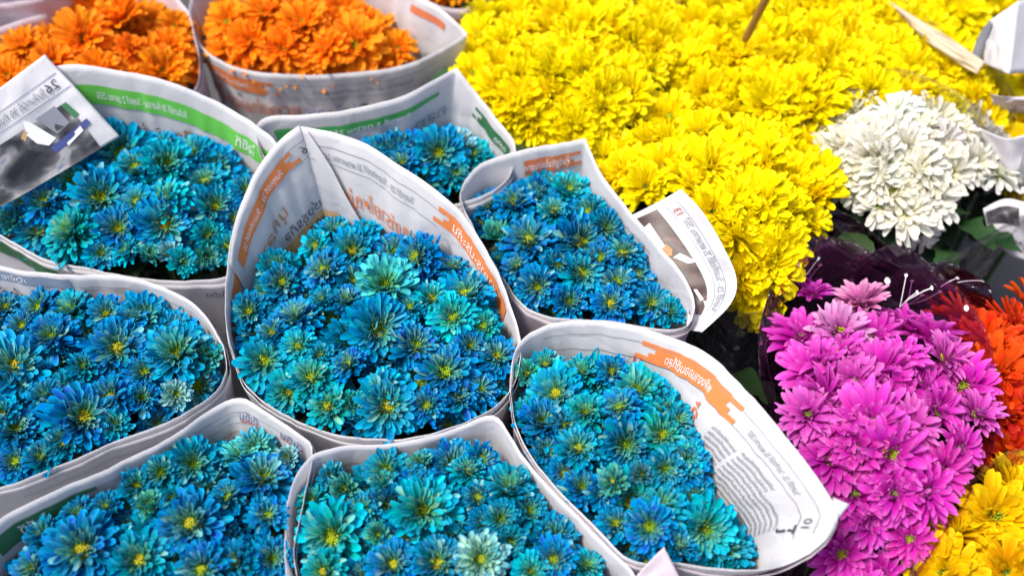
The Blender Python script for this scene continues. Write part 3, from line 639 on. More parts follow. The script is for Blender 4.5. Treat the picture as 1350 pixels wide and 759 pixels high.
# ------------------------------------------------------------------ C: lower right
polyC = [(682, 470), (705, 450), (760, 440), (830, 455), (890, 480), (930, 530), (958, 590), (968, 660), (965, 735), (900, 735), (840, 722), (800, 690), (750, 640), (705, 585), (684, 530)]
Cb = bouquet(polyC, 'teal blue bouquet beside the pink flowers, its newspaper leaning open with small columns of print', group=GB)
rimC = [(673, 500, .02), (681, 458, .028), (714, 431, .038, .12), (760, 423, .045, .15), (830, 428, .055, .22), (890, 446, .065, .34), (940, 472, .075, .46), (990, 520, .085, .54), (1040, 581, .09, .58), (1085, 640, .086, .58), (1105, 682, .076, .52), (1088, 712, .055, .40), (1045, 741, .034, .25),
        (1000, 752, .026, .16), (940, 747, .02), (880, 741, .02), (832, 737, .02), (790, 700, .02), (745, 655, .02), (700, 600, .02), (678, 550, .02)]
cC = P(825, 600, 0)[:2]
sC = wrap(Cb, rimC, seed=15, cen=cC); oC = wrap(Cb, rimC, 'outer_sheet', 'newsprint_pinkish', seed=15, drop=.006, grow=.010, cen=cC)
sC.rule((715, 432), (1085, 705), .016); sC.rule((715, 432), (1080, 712), .036, 'ink_black')
sC.strip('colour_band', (868, 440), (978, 512), .013, .036, 'ink_orange', steps='ab')
sC.text('band_text', 'พลังงานออมดีที่สุด', (958, 492), (885, 446), .031, .015, 'ink_white')
sC.text('headline', 'กู้', (962, 492), (944, 476), .070, .030, 'ink_rust', fit=False); sC.text('headline', 'ม', (850, 435), (840, 432), .045, .020, 'ink_red', fit=False)
sC.text('page_number', '10', (1098, 692), (1094, 682), .031, .013, 'ink_black', fit=False)
sC.text('date_line', 'วันศุกร์ที่ 23 - วันอาทิตย์ที่ 25 พฤษภาคม 2557', (1085, 652), (1020, 558), .030, .0095, 'ink_grey')
sC.block('body_text', (1072, 640), (1030, 575), .050, 17, .0062, .0076, 'ink_black', seed=1)
sC.block('body_text', (1025, 568), (985, 520), .056, 14, .0062, .0076, 'ink_black', seed=2)
sC.block('body_text', (1100, 700), (1078, 645), .066, 12, .0062, .0076, 'ink_black', seed=3)
sC.text('headline', 'โ', (1096, 708), (1080, 670), .060, .028, 'ink_black', fit=False)
oC.text('date_line', '2557', (885, 752), (865, 750), .014, .012, 'ink_black', side=-1, fit=False); oC.rule((960, 756), (850, 748), .004, side=-1)
f = flap(Cb, [(1098, 655, .078), (1119, 664, .074)], [(1100, 690, .072), (1119, 666, .073)], 'paper_corner', bulge=.001, rows=6, n=8)
manC = [(718, 480, 25, 't', 'y'), (763, 457, 35, 'q', 'y'), (693, 492, 17, 'y', 'Y'), (733, 518, 39, 'c', 'Y'), (684, 538, 20, 'g', 'y'), (767, 492, 26, 'g'), (807, 490, 22, 'b'), (843, 498, 39, 'q'), (898, 517, 33, 'q', 'y'), (927, 567, 31, 't', 'Y'), (817, 537, 31, 'b'),
        (772, 543, 29, 'g', 'k'), (713, 557, 36, 'b', 'k'), (872, 573, 34, 'g', 'y'), (825, 585, 36, 'd', 'k'), (762, 590, 33, 't', 'Y'), (877, 617, 27, 'e'), (943, 620, 39, 'b', 'k'), (808, 637, 22, 'y', 'Y'), (845, 625, 16, (.10, .10, .015), 'k'), (870, 667, 36, 't', 'Y'), (722, 628, 25, 'b', 'y'), (762, 645, 28, 'b'),
        (930, 697, 44, 'q', 'k'), (856, 694, 35, 'b'), (812, 690, 26, 'b'), (793, 650, 22, 'b'), (905, 600, 27, 'q'), (883, 487, 20, 'c'), (700, 592, 25, 'b'), (905, 545, 24, 't'), (915, 655, 25, 'e'), (745, 560, 22, 'd'), (895, 720, 24, 'd')]
fill_bunch(Cb, 'blue', polyC, manC, +.006, .016, 'tqgbd', .028, .0225, 13, split=3)

# ------------------------------------------------------------------ D: bottom middle
polyD = [(392, 690), (405, 640), (430, 610), (500, 600), (580, 590), (630, 575), (660, 600), (700, 650), (760, 700), (820, 765), (800, 830), (650, 860), (480, 850), (400, 800)]
D = bouquet(polyD, 'bottom-edge bouquet of turquoise and blue flowers just below the large centre one', group=GB)
rimD = [(376, 700, .012), (383, 645, .016), (408, 603, .022), (450, 588, .022), (520, 584, .02), (580, 572, .02), (625, 553, .026), (652, 548, .032), (668, 566, .03), (698, 612, .024), (745, 664, .02), (795, 715, .015), (842, 768, .01), (840, 850, .01), (700, 890, .01), (500, 890, .01), (400, 860, .01), (378, 765, .01)]
sD = wrap(D, rimD, seed=21, mat='newsprint_blank'); wrap(D, rimD, 'outer_sheet', 'newsprint_blank', seed=21, drop=.006, grow=.010)
sD.block('body_text', (480, 588), (400, 612), .03, 5, .006, .008, 'ink_grey', seed=5)
manD = [(503, 610, 29, 'e'), (553, 611, 17, 'y', 'k'), (598, 588, 36, 'b', 'k'), (503, 636, 14, 'y', 'y'), (455, 646, 20, 'y', 'y'), (438, 629, 18, 'e'), (413, 660, 22, 'g'), (558, 673, 47, 'q', 'k'), (438, 706, 49, 'q', 'y'), (500, 703, 17, 'y', 'y'), (477, 672, 26, 't'), (518, 744, 36, 'b', 'Y'), (577, 742, 37, 'd', 'Y'),
        (633, 737, 37, 'w', 'Y'), (680, 636, 36, 't', 'k'), (697, 673, 27, 'e'), (660, 683, 25, 'e'), (750, 703, 34, 'd', 'k'), (730, 736, 30, 'b', 'y'), (617, 621, 26, 't'), (547, 636, 26, 'b'), (427, 753, 30, 'g', 'Y'), (783, 746, 26, 't'), (673, 713, 20, 'e'), (700, 753, 26, 'q'), (635, 605, 24, 'b'), (630, 655, 24, 'd'), (640, 690, 24, 'd')]
fill_bunch(D, 'blue', polyD, manD, +.000, .014, 'tqbde', .028, .0225, 14, split=3)

# ------------------------------------------------------------------ E: bottom left
polyE = [(-40, 760), (20, 700), (90, 668), (150, 645), (230, 600), (290, 568), (340, 560), (395, 590), (385, 660), (375, 760), (330, 830), (150, 860), (0, 830)]
E = bouquet(polyE, 'bottom left corner bouquet with large yellow-centred blue flowers and a dark green printed band', group=GB)
rimE = [(-60, 765, .035), (-10, 692, .042, .14), (60, 652, .042, .14), (150, 613, .036, .12), (230, 573, .034), (285, 534, .038, .14), (320, 525, .042, .16), (352, 544, .036), (396, 573, .03), (412, 594, .02), (402, 650, .012), (388, 720, .01), (380, 800, .01), (250, 880, .01), (80, 890, .01), (-60, 850, .02)]
sE = wrap(E, rimE, seed=31); wrap(E, rimE, 'outer_sheet', 'newsprint_blank', seed=31, drop=.006, grow=.010)
sE.strip('colour_band', (-20, 710), (92, 640), .014, .036, 'ink_dark_green', steps='b')
sE.text('band_text', 'ไอซีที', (48, 660), (12, 680), .031, .016, 'ink_white'); sE.text('headline', 'ขยายโรงงาน', (90, 640), (-30, 715), .060, .026, 'ink_slate')
sE.rule((100, 636), (390, 570), .016, 'ink_slate'); sE.rule((100, 636), (340, 536), .030, 'ink_slate')
sE.text('logo', 'ดีเดิน', (340, 535), (312, 526), .026, .014, 'ink_navy'); sE.strip('logo_line', (340, 535), (312, 526), .0275, .0287, 'ink_red')
sE.text('logo', 'ดีเดิน', (402, 578), (372, 556), .022, .014, 'ink_navy'); sE.strip('logo_line', (402, 578), (372, 556), .0235, .0247, 'ink_red')
sE.block('body_text', (345, 540), (275, 545), .044, 4, .006, .008, 'ink_brown', seed=6)
manE = [(108, 724, 50, 'b', 'Y'), (255, 609, 36, 't', 'k'), (213, 623, 26, 'e'), (198, 666, 18, 'y', 'Y'), (347, 629, 41, 'b', 'k'), (320, 596, 31, 'm'), (347, 578, 26, 'm'), (386, 598, 16, 'w'), (252, 690, 49, 'b', 'Y'), (183, 737, 43, 't', 'Y'), (267, 750, 39, 'b', 'Y'), (100, 676, 25, 'd'), (353, 679, 28, 'b'),
        (360, 736, 30, 'b'), (43, 749, 32, 'b'), (180, 640, 22, 'e'), (227, 655, 14, 'g'), (140, 668, 20, 'd'), (310, 740, 28, 'd'), (300, 655, 24, 'd'), (60, 705, 24, 'd')]
fill_bunch(E, 'blue', polyE, manE, +.006, .014, 'bbdte', .029, .0225, 15, split=3)

# ------------------------------------------------------------------ F: left middle
polyF = [(-90, 400), (-20, 372), (60, 375), (150, 382), (215, 392), (260, 425), (285, 470), (270, 510), (220, 545), (120, 585), (40, 615), (-60, 620), (-110, 520)]
Fb = bouquet(polyF, 'blue bouquet at the left edge directly below the one with a green printed band', group=GB)
rimF = [(-70, 370, .045, .14), (-20, 349, .048, .14), (30, 357, .048, .14), (90, 362, .045, .12), (150, 363, .043), (210, 376, .04), (256, 401, .034), (286, 440, .026), (298, 475, .02), (285, 515, .02), (240, 547, .02), (150, 584, .02), (60, 620, .02), (0, 643, .02), (-70, 645, .02), (-130, 560, .02), (-130, 440, .03)]
sF = wrap(Fb, rimF, seed=41); oF = wrap(Fb, rimF, 'outer_sheet', 'newsprint_blank', seed=41, drop=.006, grow=.010)
sF.strip('colour_band', (-30, 352), (85, 363), .006, .018, 'ink_slate'); sF.text('band_text', 'ทั่วไทย', (30, 357), (-5, 352), .016, .010, 'ink_white')
sF.text('headline', 'คลังนำร่อง', (50, 359), (-50, 358), .048, .026, 'ink_black'); sF.rule((100, 363), (280, 430), .016, 'ink_slate')
oF.rule((290, 510), (20, 640), .005, 'ink_slate', side=-1); oF.rule((290, 515), (20, 644), .018, 'ink_slate', side=-1)
manF = [(100, 390, 33, 't', 'k'), (7, 406, 26, 'b', 'y'), (67, 443, 36, 'b', 'k'), (20, 483, 50, 'c', 'Y'), (110, 483, 20, 'e', 'y'), (155, 458, 43, 'b', 'Y'), (208, 406, 34, 'c', 'y'), (252, 423, 29, 'c', 'y'), (233, 466, 46, 'c', 'k'), (273, 473, 24, 'y', 'y'), (50, 388, 28, 'b'), (140, 413, 26, 'b'), (110, 549, 49, 'b', 'Y'), (147, 523, 33, 'b'),
        (83, 583, 26, 'e', 'Y'), (20, 566, 36, 'b'), (20, 608, 30, 'b'), (232, 520, 20, 'w', 'y'), (5, 546, 22, 'c'), (187, 524, 24, 'b'), (60, 520, 24, 'd'), (190, 490, 26, 'b'), (175, 420, 24, 'b'), (55, 610, 25, 'd'), (150, 560, 22, 't'), (30, 430, 25, 'b')]
fill_bunch(Fb, 'blue', polyF, manF, +.010, .016, 'bbcdt', .029, .0225, 16, split=3)

# ------------------------------------------------------------------ G: upper left
polyG = [(-30, 270), (20, 240), (60, 220), (110, 185), (160, 160), (230, 178), (300, 190), (345, 210), (345, 260), (320, 320), (285, 355), (200, 358), (130, 345), (60, 328), (0, 295)]
Gb = bouquet(polyG, 'cyan blue bouquet with a bright green printed band, below the orange flowers at the left', group=GB)
rimG = [(-70, 160, .09, .25), (10, 112, .105, .26), (85, 86, .108, .26), (160, 94, .098, .24), (230, 111, .085, .22), (290, 136, .07, .2), (340, 166, .058, .16), (372, 205, .045, .12), (362, 265, .025), (332, 332, .016), (292, 366, .016), (200, 368, .016), (130, 356, .016), (60, 341, .016), (0, 310, .016), (-50, 285, .02), (-90, 235, .04)]
sG = wrap(Gb, rimG, seed=51); oG = wrap(Gb, rimG, 'outer_sheet', 'newsprint_blank', seed=51, drop=.006, grow=.010)
sG.strip('colour_band', (80, 88), (368, 196), .022, .045, 'ink_bright_green')
sG.text('band_text', 'ไอซีที', (343, 168), (318, 150), .0395, .0175, 'ink_white')
sG.text('band_text', 'วันจันทร์ที่ 30 กันยายน - วันพุธที่ 2 ตุลาคม 2556', (243, 116), (112, 88), .038, .0125, 'ink_white')
sG.text('headline', "'ดีแทคชิงเค้กเ", (232, 112), (152, 92), .082, .026, 'ink_black'); sG.strip('picture', (238, 113), (312, 148), .056, .100, 'photo_tan')
fG = flap(Gb, [(-60, 160, .120), (0, 116, .122), (59, 72, .122)], [(-60, 300, .040), (20, 262, .045), (158, 180, .055)], bulge=.004, rows=40, n=50, seed=8)
fG.rule((-30, 140), (58, 80), .019, 'ink_navy'); fG.rule((-30, 140), (70, 90), .036, 'ink_navy')
fG.text('page_number', '26', (64, 96), (54, 104), .0315, .013, 'ink_black', fit=False); fG.text('date_line', 'วันจันทร์ที่ 30 กันยายน', (46, 105), (-25, 148), .031, .0105, 'ink_grey')
fG.strip('picture', (-50, 200), (74, 118), .046, .130, 'photo_dark')
oG.strip('colour_band', (-20, 318), (70, 350), .006, .035, 'ink_dark_green', side=-1)
fG.patch('picture_detail', [(29, 160), (40, 163), (74, 181), (64, 193), (48, 188), (32, 178)], 'ink_white'); fG.patch('picture_detail', [(48, 158), (72, 140), (90, 162), (76, 176)], 'ink_grey'); fG.patch('picture_detail', [(80, 140), (86, 136), (104, 150), (98, 156)], 'ink_dark_green')
fG.patch('picture_detail', [(66, 196), (90, 176), (114, 155), (120, 162), (100, 182), (74, 204)], 'ink_navy'); fG.patch('picture_detail', [(84, 186), (104, 168), (110, 172), (92, 192)], 'ink_white'); fG.patch('picture_detail', [(30, 172), (36, 176), (32, 188), (26, 184)], 'ink_tan')
oG.text('logo', 'ดีเดิน', (296, 378), (275, 380), .022, .014, 'ink_navy', side=-1)
manG = [(163, 187, 46, 'c', 'y'), (180, 222, 31, 'c', 'y'), (220, 217, 36, 'q', 'k'), (267, 193, 33, 'c', 'k'), (310, 213, 36, 'c', 'y'), (97, 240, 39, 'c', 'k'), (48, 222, 20, 'y', 'y'), (270, 240, 33, 't', 'y'), (215, 193, 26, 'c'), (33, 270, 29, 'b'), (58, 266, 31, 'b'), (88, 310, 39, 'g', 'k'), (17, 291, 18, 'y', 'k'), (155, 301, 34, 'b', 'y'),
        (167, 331, 22, 'q', 'y'), (217, 296, 41, 'c', 'Y'), (275, 311, 20, 'g', 'y'), (272, 340, 16, 'y', 'k'), (197, 338, 15, 'y', 'k'), (223, 333, 15, 'w'), (133, 260, 41, 'c'), (217, 263, 36, 'q', 'y'), (283, 273, 31, 't'), (130, 342, 22, 'c'), (240, 345, 19, 'q'), (325, 250, 26, 'c'), (310, 290, 26, 'b'), (180, 265, 26, 'c'), (250, 265, 24, 'c'), (110, 210, 26, 'c'), (300, 325, 22, 'q')]
fill_bunch(Gb, 'blue', polyG, manG, +.012, .018, 'cccbq', .029, .0225, 17)

# ------------------------------------------------------------------ H: behind the middle
polyH = [(465, 180), (520, 160), (580, 150), (630, 165), (655, 195), (635, 235), (600, 250), (520, 245), (440, 220), (380, 200), (400, 180)]
H = bouquet(polyH, 'small blue bouquet half hidden behind the large centre one, under the orange flowers', group=GB)
rimH = [(338, 172, .05), (352, 154, .058, .15), (400, 151, .064, .2), (450, 146, .07, .24), (530, 127, .078, .26), (598, 91, .085, .28), (604, 92, .085, .28), (628, 122, .066, .2), (656, 158, .05, .14), (679, 192, .042), (665, 240, .03), (612, 266, .02), (520, 275, .02), (420, 255, .02), (355, 215, .03)]
sH = wrap(H, rimH, seed=61); wrap(H, rimH, 'outer_sheet', 'newsprint_blank', seed=61, drop=.006, grow=.010)
sH.strip('colour_band', (350, 156), (585, 100), .018, .036, 'ink_green', vend=(.018, .022)); sH.text('band_text', 'วันพุธที่ 2 ตุลาคม 2556', (540, 124), (415, 150), .029, .008, 'ink_white')
sH.text('headline', 'วิ', (472, 143), (452, 146), .066, .03, 'ink_green', fit=False); sH.text('headline', 'กสท', (596, 94), (548, 116), .052, .02, 'ink_slate')
sH.strip('colour_band', (636, 134), (676, 190), .014, .030, 'ink_dark_green', steps='a'); sH.text('band_text', 'ตลาด', (672, 182), (655, 158), .026, .010, 'ink_white')
manH = [(545, 188, 31, 'b'), (578, 202, 38, 'c', 'y'), (622, 182, 30, 'w', 'y'), (505, 178, 28, 'b'), (600, 232, 24, 'q'), (530, 216, 26, 'b'), (590, 165, 29, 't'), (640, 200, 25, 'q'), (555, 160, 26, 't'), (480, 192, 26, 'b')]
fill_bunch(H, 'blue', polyH, manH, +.012, .014, 'bcqt', .030, .028, 18)

# ------------------------------------------------------------------ orange bouquets
TIGHT = .94
ORC = [(.98, .29, .002), (.98, .34, .003), (.97, .23, .002), (.98, .39, .010)]
GO = 'newspaper-wrapped bouquets of orange chrysanthemums'
polyI = [(-60, 90), (0, 60), (60, 45), (110, 15), (170, -15), (225, -5), (248, 40), (256, 95), (220, 120), (120, 110), (40, 120), (-60, 140)]
I = bouquet(polyI, 'orange bouquet in the top left corner, behind the bouquet with a green printed band', group=GO)
rimI = [(262, 105, .02), (257, 50, .03), (246, 12, .036, .12), (215, -14, .04, .14), (160, -26, .042, .14), (105, -10, .042, .14), (58, 18, .042, .14), (0, 36, .042, .14), (-70, 62, .035), (-90, 140, .02), (0, 160, .01), (120, 150, .01), (220, 140, .01)]
sI = wrap(I, rimI, seed=71, mat='newsprint_pinkish'); wrap(I, rimI, 'outer_sheet', 'newsprint_pinkish', seed=71, drop=.006, grow=.010)
sI.strip('colour_band', (-10, 48), (16, 40), .012, .03, 'ink_slate')
manI = [(155, 22, 42, ORC[1], 'k'), (110, 50, 40, ORC[3], 'k'), (215, 95, 36, ORC[1], 'y'), (170, 60, 18, ORC[2], 'k'), (225, 60, 28, ORC[0], 'k'), (235, 35, 26, ORC[3]), (30, 60, 30, ORC[1]), (70, 80, 30, ORC[0]), (130, 90, 30, ORC[0]), (10, 100, 30, ORC[0])]
TIGHT = .68
fill_bunch(I, 'orange', polyI, manI, +.022, .020, ORC, .034, .028, 19)
polyJ = [(262, 25), (275, 55), (320, 82), (400, 92), (480, 90), (540, 75), (558, 50), (540, 15), (500, -10), (400, -40), (300, -30), (260, 0)]
J = bouquet(polyJ, 'large orange bouquet at the top with an orange band on its newspaper front', group=GO)
rimJ = [(250, 5, .04), (254, 35, .025), (270, 66, .022, .03), (305, 86, .02, .03), (355, 97, .02, .03), (450, 98, .02, .03), (530, 87, .026, .03), (578, 68, .036), (613, 46, .055), (616, 44, .055), (594, 22, .066), (548, -8, .07, .2), (500, -32, .07), (400, -55, .07), (300, -45, .06), (258, -20, .05)]
sJ = wrap(J, rimJ, seed=81)
sJ.strip('colour_band', (268, 72), (345, 104), .014, .034, 'ink_orange', side=-1, steps='b'); sJ.text('band_text', 'อสังหาริมทรัพย์', (278, 78), (322, 98), .028, .011, 'ink_white', side=-1)
sJ.text('headline', 'เครื่องแต่งกาย', (268, 80), (385, 112), .066, .030, 'ink_rust', side=-1)
sJ.rule((350, 104), (575, 80), .016, side=-1); sJ.rule((350, 104), (570, 84), .036, side=-1)
sJ.text('date_line', '2556 ตุลาคม 2 วันพุธที่ - กันยายน 30 วันจันทร์ที่', (408, 108), (545, 92), .029, .008, 'ink_grey', side=-1)
sJ.strip('picture', (392, 108), (505, 100), .048, .062, 'photo_strip', side=-1)
sJ.strip('colour_band', (545, 4), (588, 36), .014, .024, 'ink_rust'); 
manJ = [(300, 30, 32, ORC[3]), (470, 62, 42, ORC[3], 'y'), (515, 35, 36, ORC[1]), (330, 55, 34, ORC[0]), (400, 30, 36, ORC[0]), (430, 70, 30, ORC[0]), (365, 70, 32, ORC[2]), (350, 15, 34, ORC[1]), (450, 15, 32, ORC[0]), (525, 65, 26, ORC[0]), (280, 10, 28, ORC[3])]
TIGHT = .92
fill_bunch(J, 'orange', polyJ, manJ, +.014, .026, ORC, .034, .028, 20)
polyK = [(555, -10), (580, 2), (620, -2), (640, -30), (600, -60), (550, -50)]
K = bouquet(polyK, 'orange bouquet barely showing at the top edge between the orange and yellow bunches', group=GO)
rimK = [(545, -15, .03), (565, 2, .025), (595, 12, .024), (625, 8, .026), (650, -20, .03), (640, -60, .05), (590, -85, .06), (545, -60, .05)]
sK = wrap(K, rimK, seed=91, mat='newsprint_pinkish'); sK.strip('colour_band', (585, 22), (628, 16), .014, .03, 'ink_orange', side=-1)
fill_bunch(K, 'orange', polyK, [], .015, .015, ORC, .028, .036, 21)
polyT = [(-80, 10), (-20, 5), (40, -15), (60, -50), (0, -70), (-80, -60)]
T = bouquet(polyT, 'pale pink paper wrapped bouquet cut off by the top left corner of the picture')
rimT = [(-90, -4, .075), (-20, -8, .075), (40, -16, .078), (84, -30, .08), (104, -55, .08), (80, -95, .08), (0, -115, .08), (-90, -90, .08)]
sT = wrap(T, rimT, seed=95, mat='newsprint_pinkish'); wrap(T, rimT, 'outer_sheet', 'newsprint_pinkish', seed=95, drop=.012, grow=.03)
fill_bunch(T, 'orange', [(x, y - 60) for x, y in polyT], [], .03, .01, ORC, .028, .036, 22)
polyS = [(150, -45), (200, -30), (240, -30), (260, -60), (220, -90), (160, -80)]

# ------------------------------------------------------------------ plastic sleeves and loose bunches
def sleeve(parent, rim, mat, seed, dots=0, name='plastic_sleeve', cen=None, sprigs=(), u_win=None):
    s = wrap(parent, rim, name, mat, seed=seed, wob=.004, cen=cen, base_r=.06)
    rg = random.Random(seed); V = []; F = []
    L = s.U[-1]
    def disc(u, v, r, side, n=8):
        k0 = len(V); V.append((u, v))
        for j in range(n): V.append((u + r * math.cos(j * 6.283 / n), v + r * math.sin(j * 6.283 / n)))
        for j in range(n): F.append((k0, k0 + 1 + j, k0 + 1 + (j + 1) % n))
    for k in range(dots): disc(rg.uniform(0, L), rg.uniform(.006, .10), rg.uniform(.0026, .0036), 1)
    if V: o = s.decal('printed_dots', V, F, 'dot_white', 1, .0012); o['kind'] = 'stuff'
    for (pa, pb) in sprigs:
        ua, va = s.uv_at(*pa, 1); ub, vb = s.uv_at(*pb, 1)
        if abs(ub - ua) > .2: continue
        d = np.array([ub - ua, vb - va]); nn = np.array([-d[1], d[0]]) / (np.linalg.norm(d) + 1e-9) * .00042; Vs = []; Fs = []
        for t in np.linspace(0, 1, 9):
            p = np.array([ua, va]) + d * t; Vs += [p - nn, p + nn]
        Fs = [(2 * i, 2 * i + 1, 2 * i + 3, 2 * i + 2) for i in range(8)]
        k0 = len(Vs); Vs.append(np.array([ub, vb]))
        for j in range(9): Vs.append(np.array([ub + .0019 * math.cos(j * .698), vb + .0018 * math.sin(j * .698)]))
        for j in range(9): Fs.append((k0, k0 + 1 + j, k0 + 1 + (j + 1) % 9))
        s.decal('printed_sprig', Vs, Fs, 'dot_white', 1, .0012)
    return s
def loose(poly, kind, label, h0, dome, pal, rf, spc, seed, manual=(), group=None, tilt=.8, split=0, discs='kky', lower=.003):
    b = bouquet(poly, label, group=group, name='sleeved_bouquet')
    fill_bunch(b, kind, poly, list(manual), h0, dome, pal, rf, spc, seed, tilt, split, lower, .3, discs)
    return b
YC = [(.98, .77, .001), (.98, .80, .002), (.97, .71, .001), (.98, .82, .002)]
GY = 'bunches of yellow chrysanthemums in clear sleeves'
L1 = loose([(615, 70), (640, 10), (700, -35), (800, -40), (885, -30), (890, 60), (850, 125), (800, 160), (760, 178), (700, 182), (655, 155), (622, 110)], 'yellow', 'yellow bouquet at the top beside the orange flowers, dark leaves along its lower edge', .012, .030, YC, .031, .0225, 31, group=GY, tilt=.45)
L2 = loose([(785, 205), (830, 150), (900, 118), (1000, 118), (1060, 165), (1085, 240), (1065, 310), (1035, 370), (995, 395), (985, 385), (968, 335), (925, 255), (862, 252), (812, 232)], 'yellow', 'nearest yellow bouquet, between the blue flowers and the white bouquet', .008, .036, YC, .031, .0225, 32, group=GY, tilt=.45)
L3 = loose([(880, -30), (1000, -50), (1130, -30), (1200, 20), (1290, 80), (1318, 135), (1300, 185), (1200, 140), (1110, 115), (1050, 160), (960, 125), (880, 118), (868, 60)], 'yellow', 'wide yellow bouquet behind the white one, with a brown stick standing in it', .010, .026, YC, .031, .0225, 33, group=GY, tilt=.45)
L4 = loose([(1185, -40), (1320, -50), (1330, 20), (1290, 55), (1230, 25)], 'yellow', 'yellow bouquet in the top right corner behind a beige paper edge', -.02, .02, YC, .034, .028, 34, group=GY)
L5 = loose([(1322, 130), (1350, 95), (1400, 110), (1410, 240), (1360, 290), (1332, 240)], 'yellow', 'yellow bouquet cut off by the right edge beside the white flowers', -.03, .02, [(.82, .50, .003), (.78, .44, .003)], .034, .028, 35, group=GY)
sleeve(L1, [(612, 60, .0), (650, 0, .01), (720, -50, .02), (850, -50, .02), (900, 20, .015), (885, 90, .01), (840, 145, .01), (770, 186, .01), (690, 186, .01), (640, 150, .005)], 'clear_film', 131, 30)
sleeve(L2, [(785, 200, .0), (845, 150, .005), (930, 122, .01), (1030, 135, .015), (1080, 190, .02), (1098, 260, .02), (1070, 340, .025), (1010, 405, .012), (960, 400, .008), (905, 300, .012), (840, 275, .012)], 'clear_film', 132, 16)
sleeve(L3, [(890, 60, .01), (940, -40, .02), (1100, -50, .02), (1230, 30, .025), (1330, 110, .02), (1325, 165, .015), (1240, 160, .01), (1120, 130, .01), (1000, 130, .01)], 'clear_film', 133, 36)
polyM = [(1064, 150), (1090, 118), (1160, 100), (1230, 122), (1280, 160), (1325, 200), (1325, 235), (1285, 240), (1255, 255), (1250, 285), (1215, 312), (1170, 305), (1150, 262), (1100, 245), (1068, 205)]
polyM = [(x - 14, y - 15) for x, y in polyM]
M_ = loose(polyM, 'white', 'white bouquet in a clear sleeve between the yellow and the pink flowers', .002, .040, [(.84, .80, .70), (.84, .81, .69), (.84, .79, .60)], .031, .021, 36,
           [(1215, 300, 30, (.80, .77, .69), 'y'), (1320, 225, 34, (.80, .77, .69), 'y'), (1175, 215, 38, (.80, .77, .69), 'y'), (1120, 190, 36, (.80, .77, .69), 'y'), (1180, 145, 34, (.80, .77, .69), 'y'), (1250, 190, 36, (.80, .77, .69), 'y'), (1130, 245, 32, (.84, .8, .78))])
sleeve(M_, [(1054, 190, .02), (1078, 128, .035), (1160, 90, .045), (1255, 118, .04), (1345, 195, .03), (1372, 260, .02), (1300, 310, .0), (1210, 350, -.01), (1120, 310, .0), (1070, 250, .02)], 'clear_film', 134, 26)
for (x, y, h, az, tl, s) in ((1095, 285, -.03, 200, 20, 1.1), (1120, 295, -.03, 260, 30, 1.2), (1262, 296, -.035, 300, 30, .8), (1280, 315, -.05, 330, 30, .8), (1245, 330, -.05, 250, 30, .9), (1268, 276, -.03, 220, 30, .7), (1150, 320, -.05, 230, 30, 1.2)): put_leaf(M_, x, y, h, az, tl, s)
for (x, y, h, az, tl, s) in ((650, 150, -.01, 220, 30, .9), (690, 175, -.01, 250, 30, .9), (720, 180, -.01, 300, 30, .9), (800, 160, -.005, 320, 20, .8), (625, 105, .0, 190, 20, .8)): put_leaf(L1, x, y, h, az, tl, s)
PK = [(.78, .006, .56), (.70, .002, .50), (.80, .03, .60), (.62, .001, .43)]
polyN = [(1062, 392), (1090, 368), (1150, 380), (1195, 420), (1275, 450), (1290, 520), (1280, 585), (1240, 645), (1195, 725), (1170, 810), (1100, 820), (1095, 755), (1120, 690), (1085, 590), (1040, 515), (1045, 440)]
manN = [(1108, 436, 48, (.86, .42, .72), 'y'), (1070, 385, 32, (.74, .10, .56)), (1135, 395, 42, (.86, .46, .74)), (1065, 545, 48, (.82, .34, .68)), (1125, 500, 42, (.80, .28, .64)), (1200, 560, 46, (.80, .30, .66)), (1130, 590, 44, (.74, .12, .56)), (1250, 470, 44, (.82, .36, .70)), (1190, 470, 38, (.80, .26, .64)), (1290, 545, 40, (.8, .3, .66)),
        (1245, 620, 44, (.76, .16, .58)), (1180, 650, 46, (.76, .18, .60)), (1110, 730, 46, (.72, .08, .52)), (1150, 690, 40, (.74, .12, .56)), (1200, 710, 36, (.74, .12, .56)), (1240, 540, 40, (.8, .26, .64)), (1270, 590, 38, (.76, .2, .6)), (1165, 760, 40, (.7, .06, .5))]
manN = [(e[0], e[1], e[2] * .92, (e[3][0] * .92, e[3][1] * (1.0 if e[3][1] > .4 else .35 if e[3][1] > .27 else .05), e[3][2] * .82), *e[4:]) for e in manN]
N_ = loose(polyN, 'pink', 'magenta pink bouquet in a purple sleeve at the right', -.004, .040, PK, .037, .026, 37, manN, tilt=.6, split=6)
sleeve(N_, [(1014, 480, .0), (1012, 420, .005), (1040, 360, .015, .2), (1085, 318, .025, .25), (1130, 335, .02, .25), (1185, 322, .03, .3), (1245, 365, .025, .3), (1288, 410, .025, .25), (1312, 485, .02, .2), (1314, 570, .02), (1275, 655, .015), (1215, 750, .01), (1170, 840, .0), (1080, 840, -.01), (1060, 740, -.02), (1080, 680, -.02), (1040, 580, -.015)], 'purple_film', 137, 22,
       sprigs=(((1190, 400), (1195, 365)), ((1190, 402), (1235, 380)), ((1190, 402), (1210, 388)), ((1062, 362), (1054, 345)), ((1062, 362), (1080, 340))))
fN = flap(N_, [(1020, 345, .012), (1060, 312, .02), (1120, 318, .02), (1190, 352, .016), (1250, 345, .02), (1305, 375, .01)], [(1005, 430, -.05), (1080, 385, -.05), (1140, 380, -.05), (1210, 410, -.05), (1265, 420, -.05), (1310, 420, -.05)], 'film_fold', 'dark_film', bulge=.01, rows=24, n=60, seed=77, wob=.004)
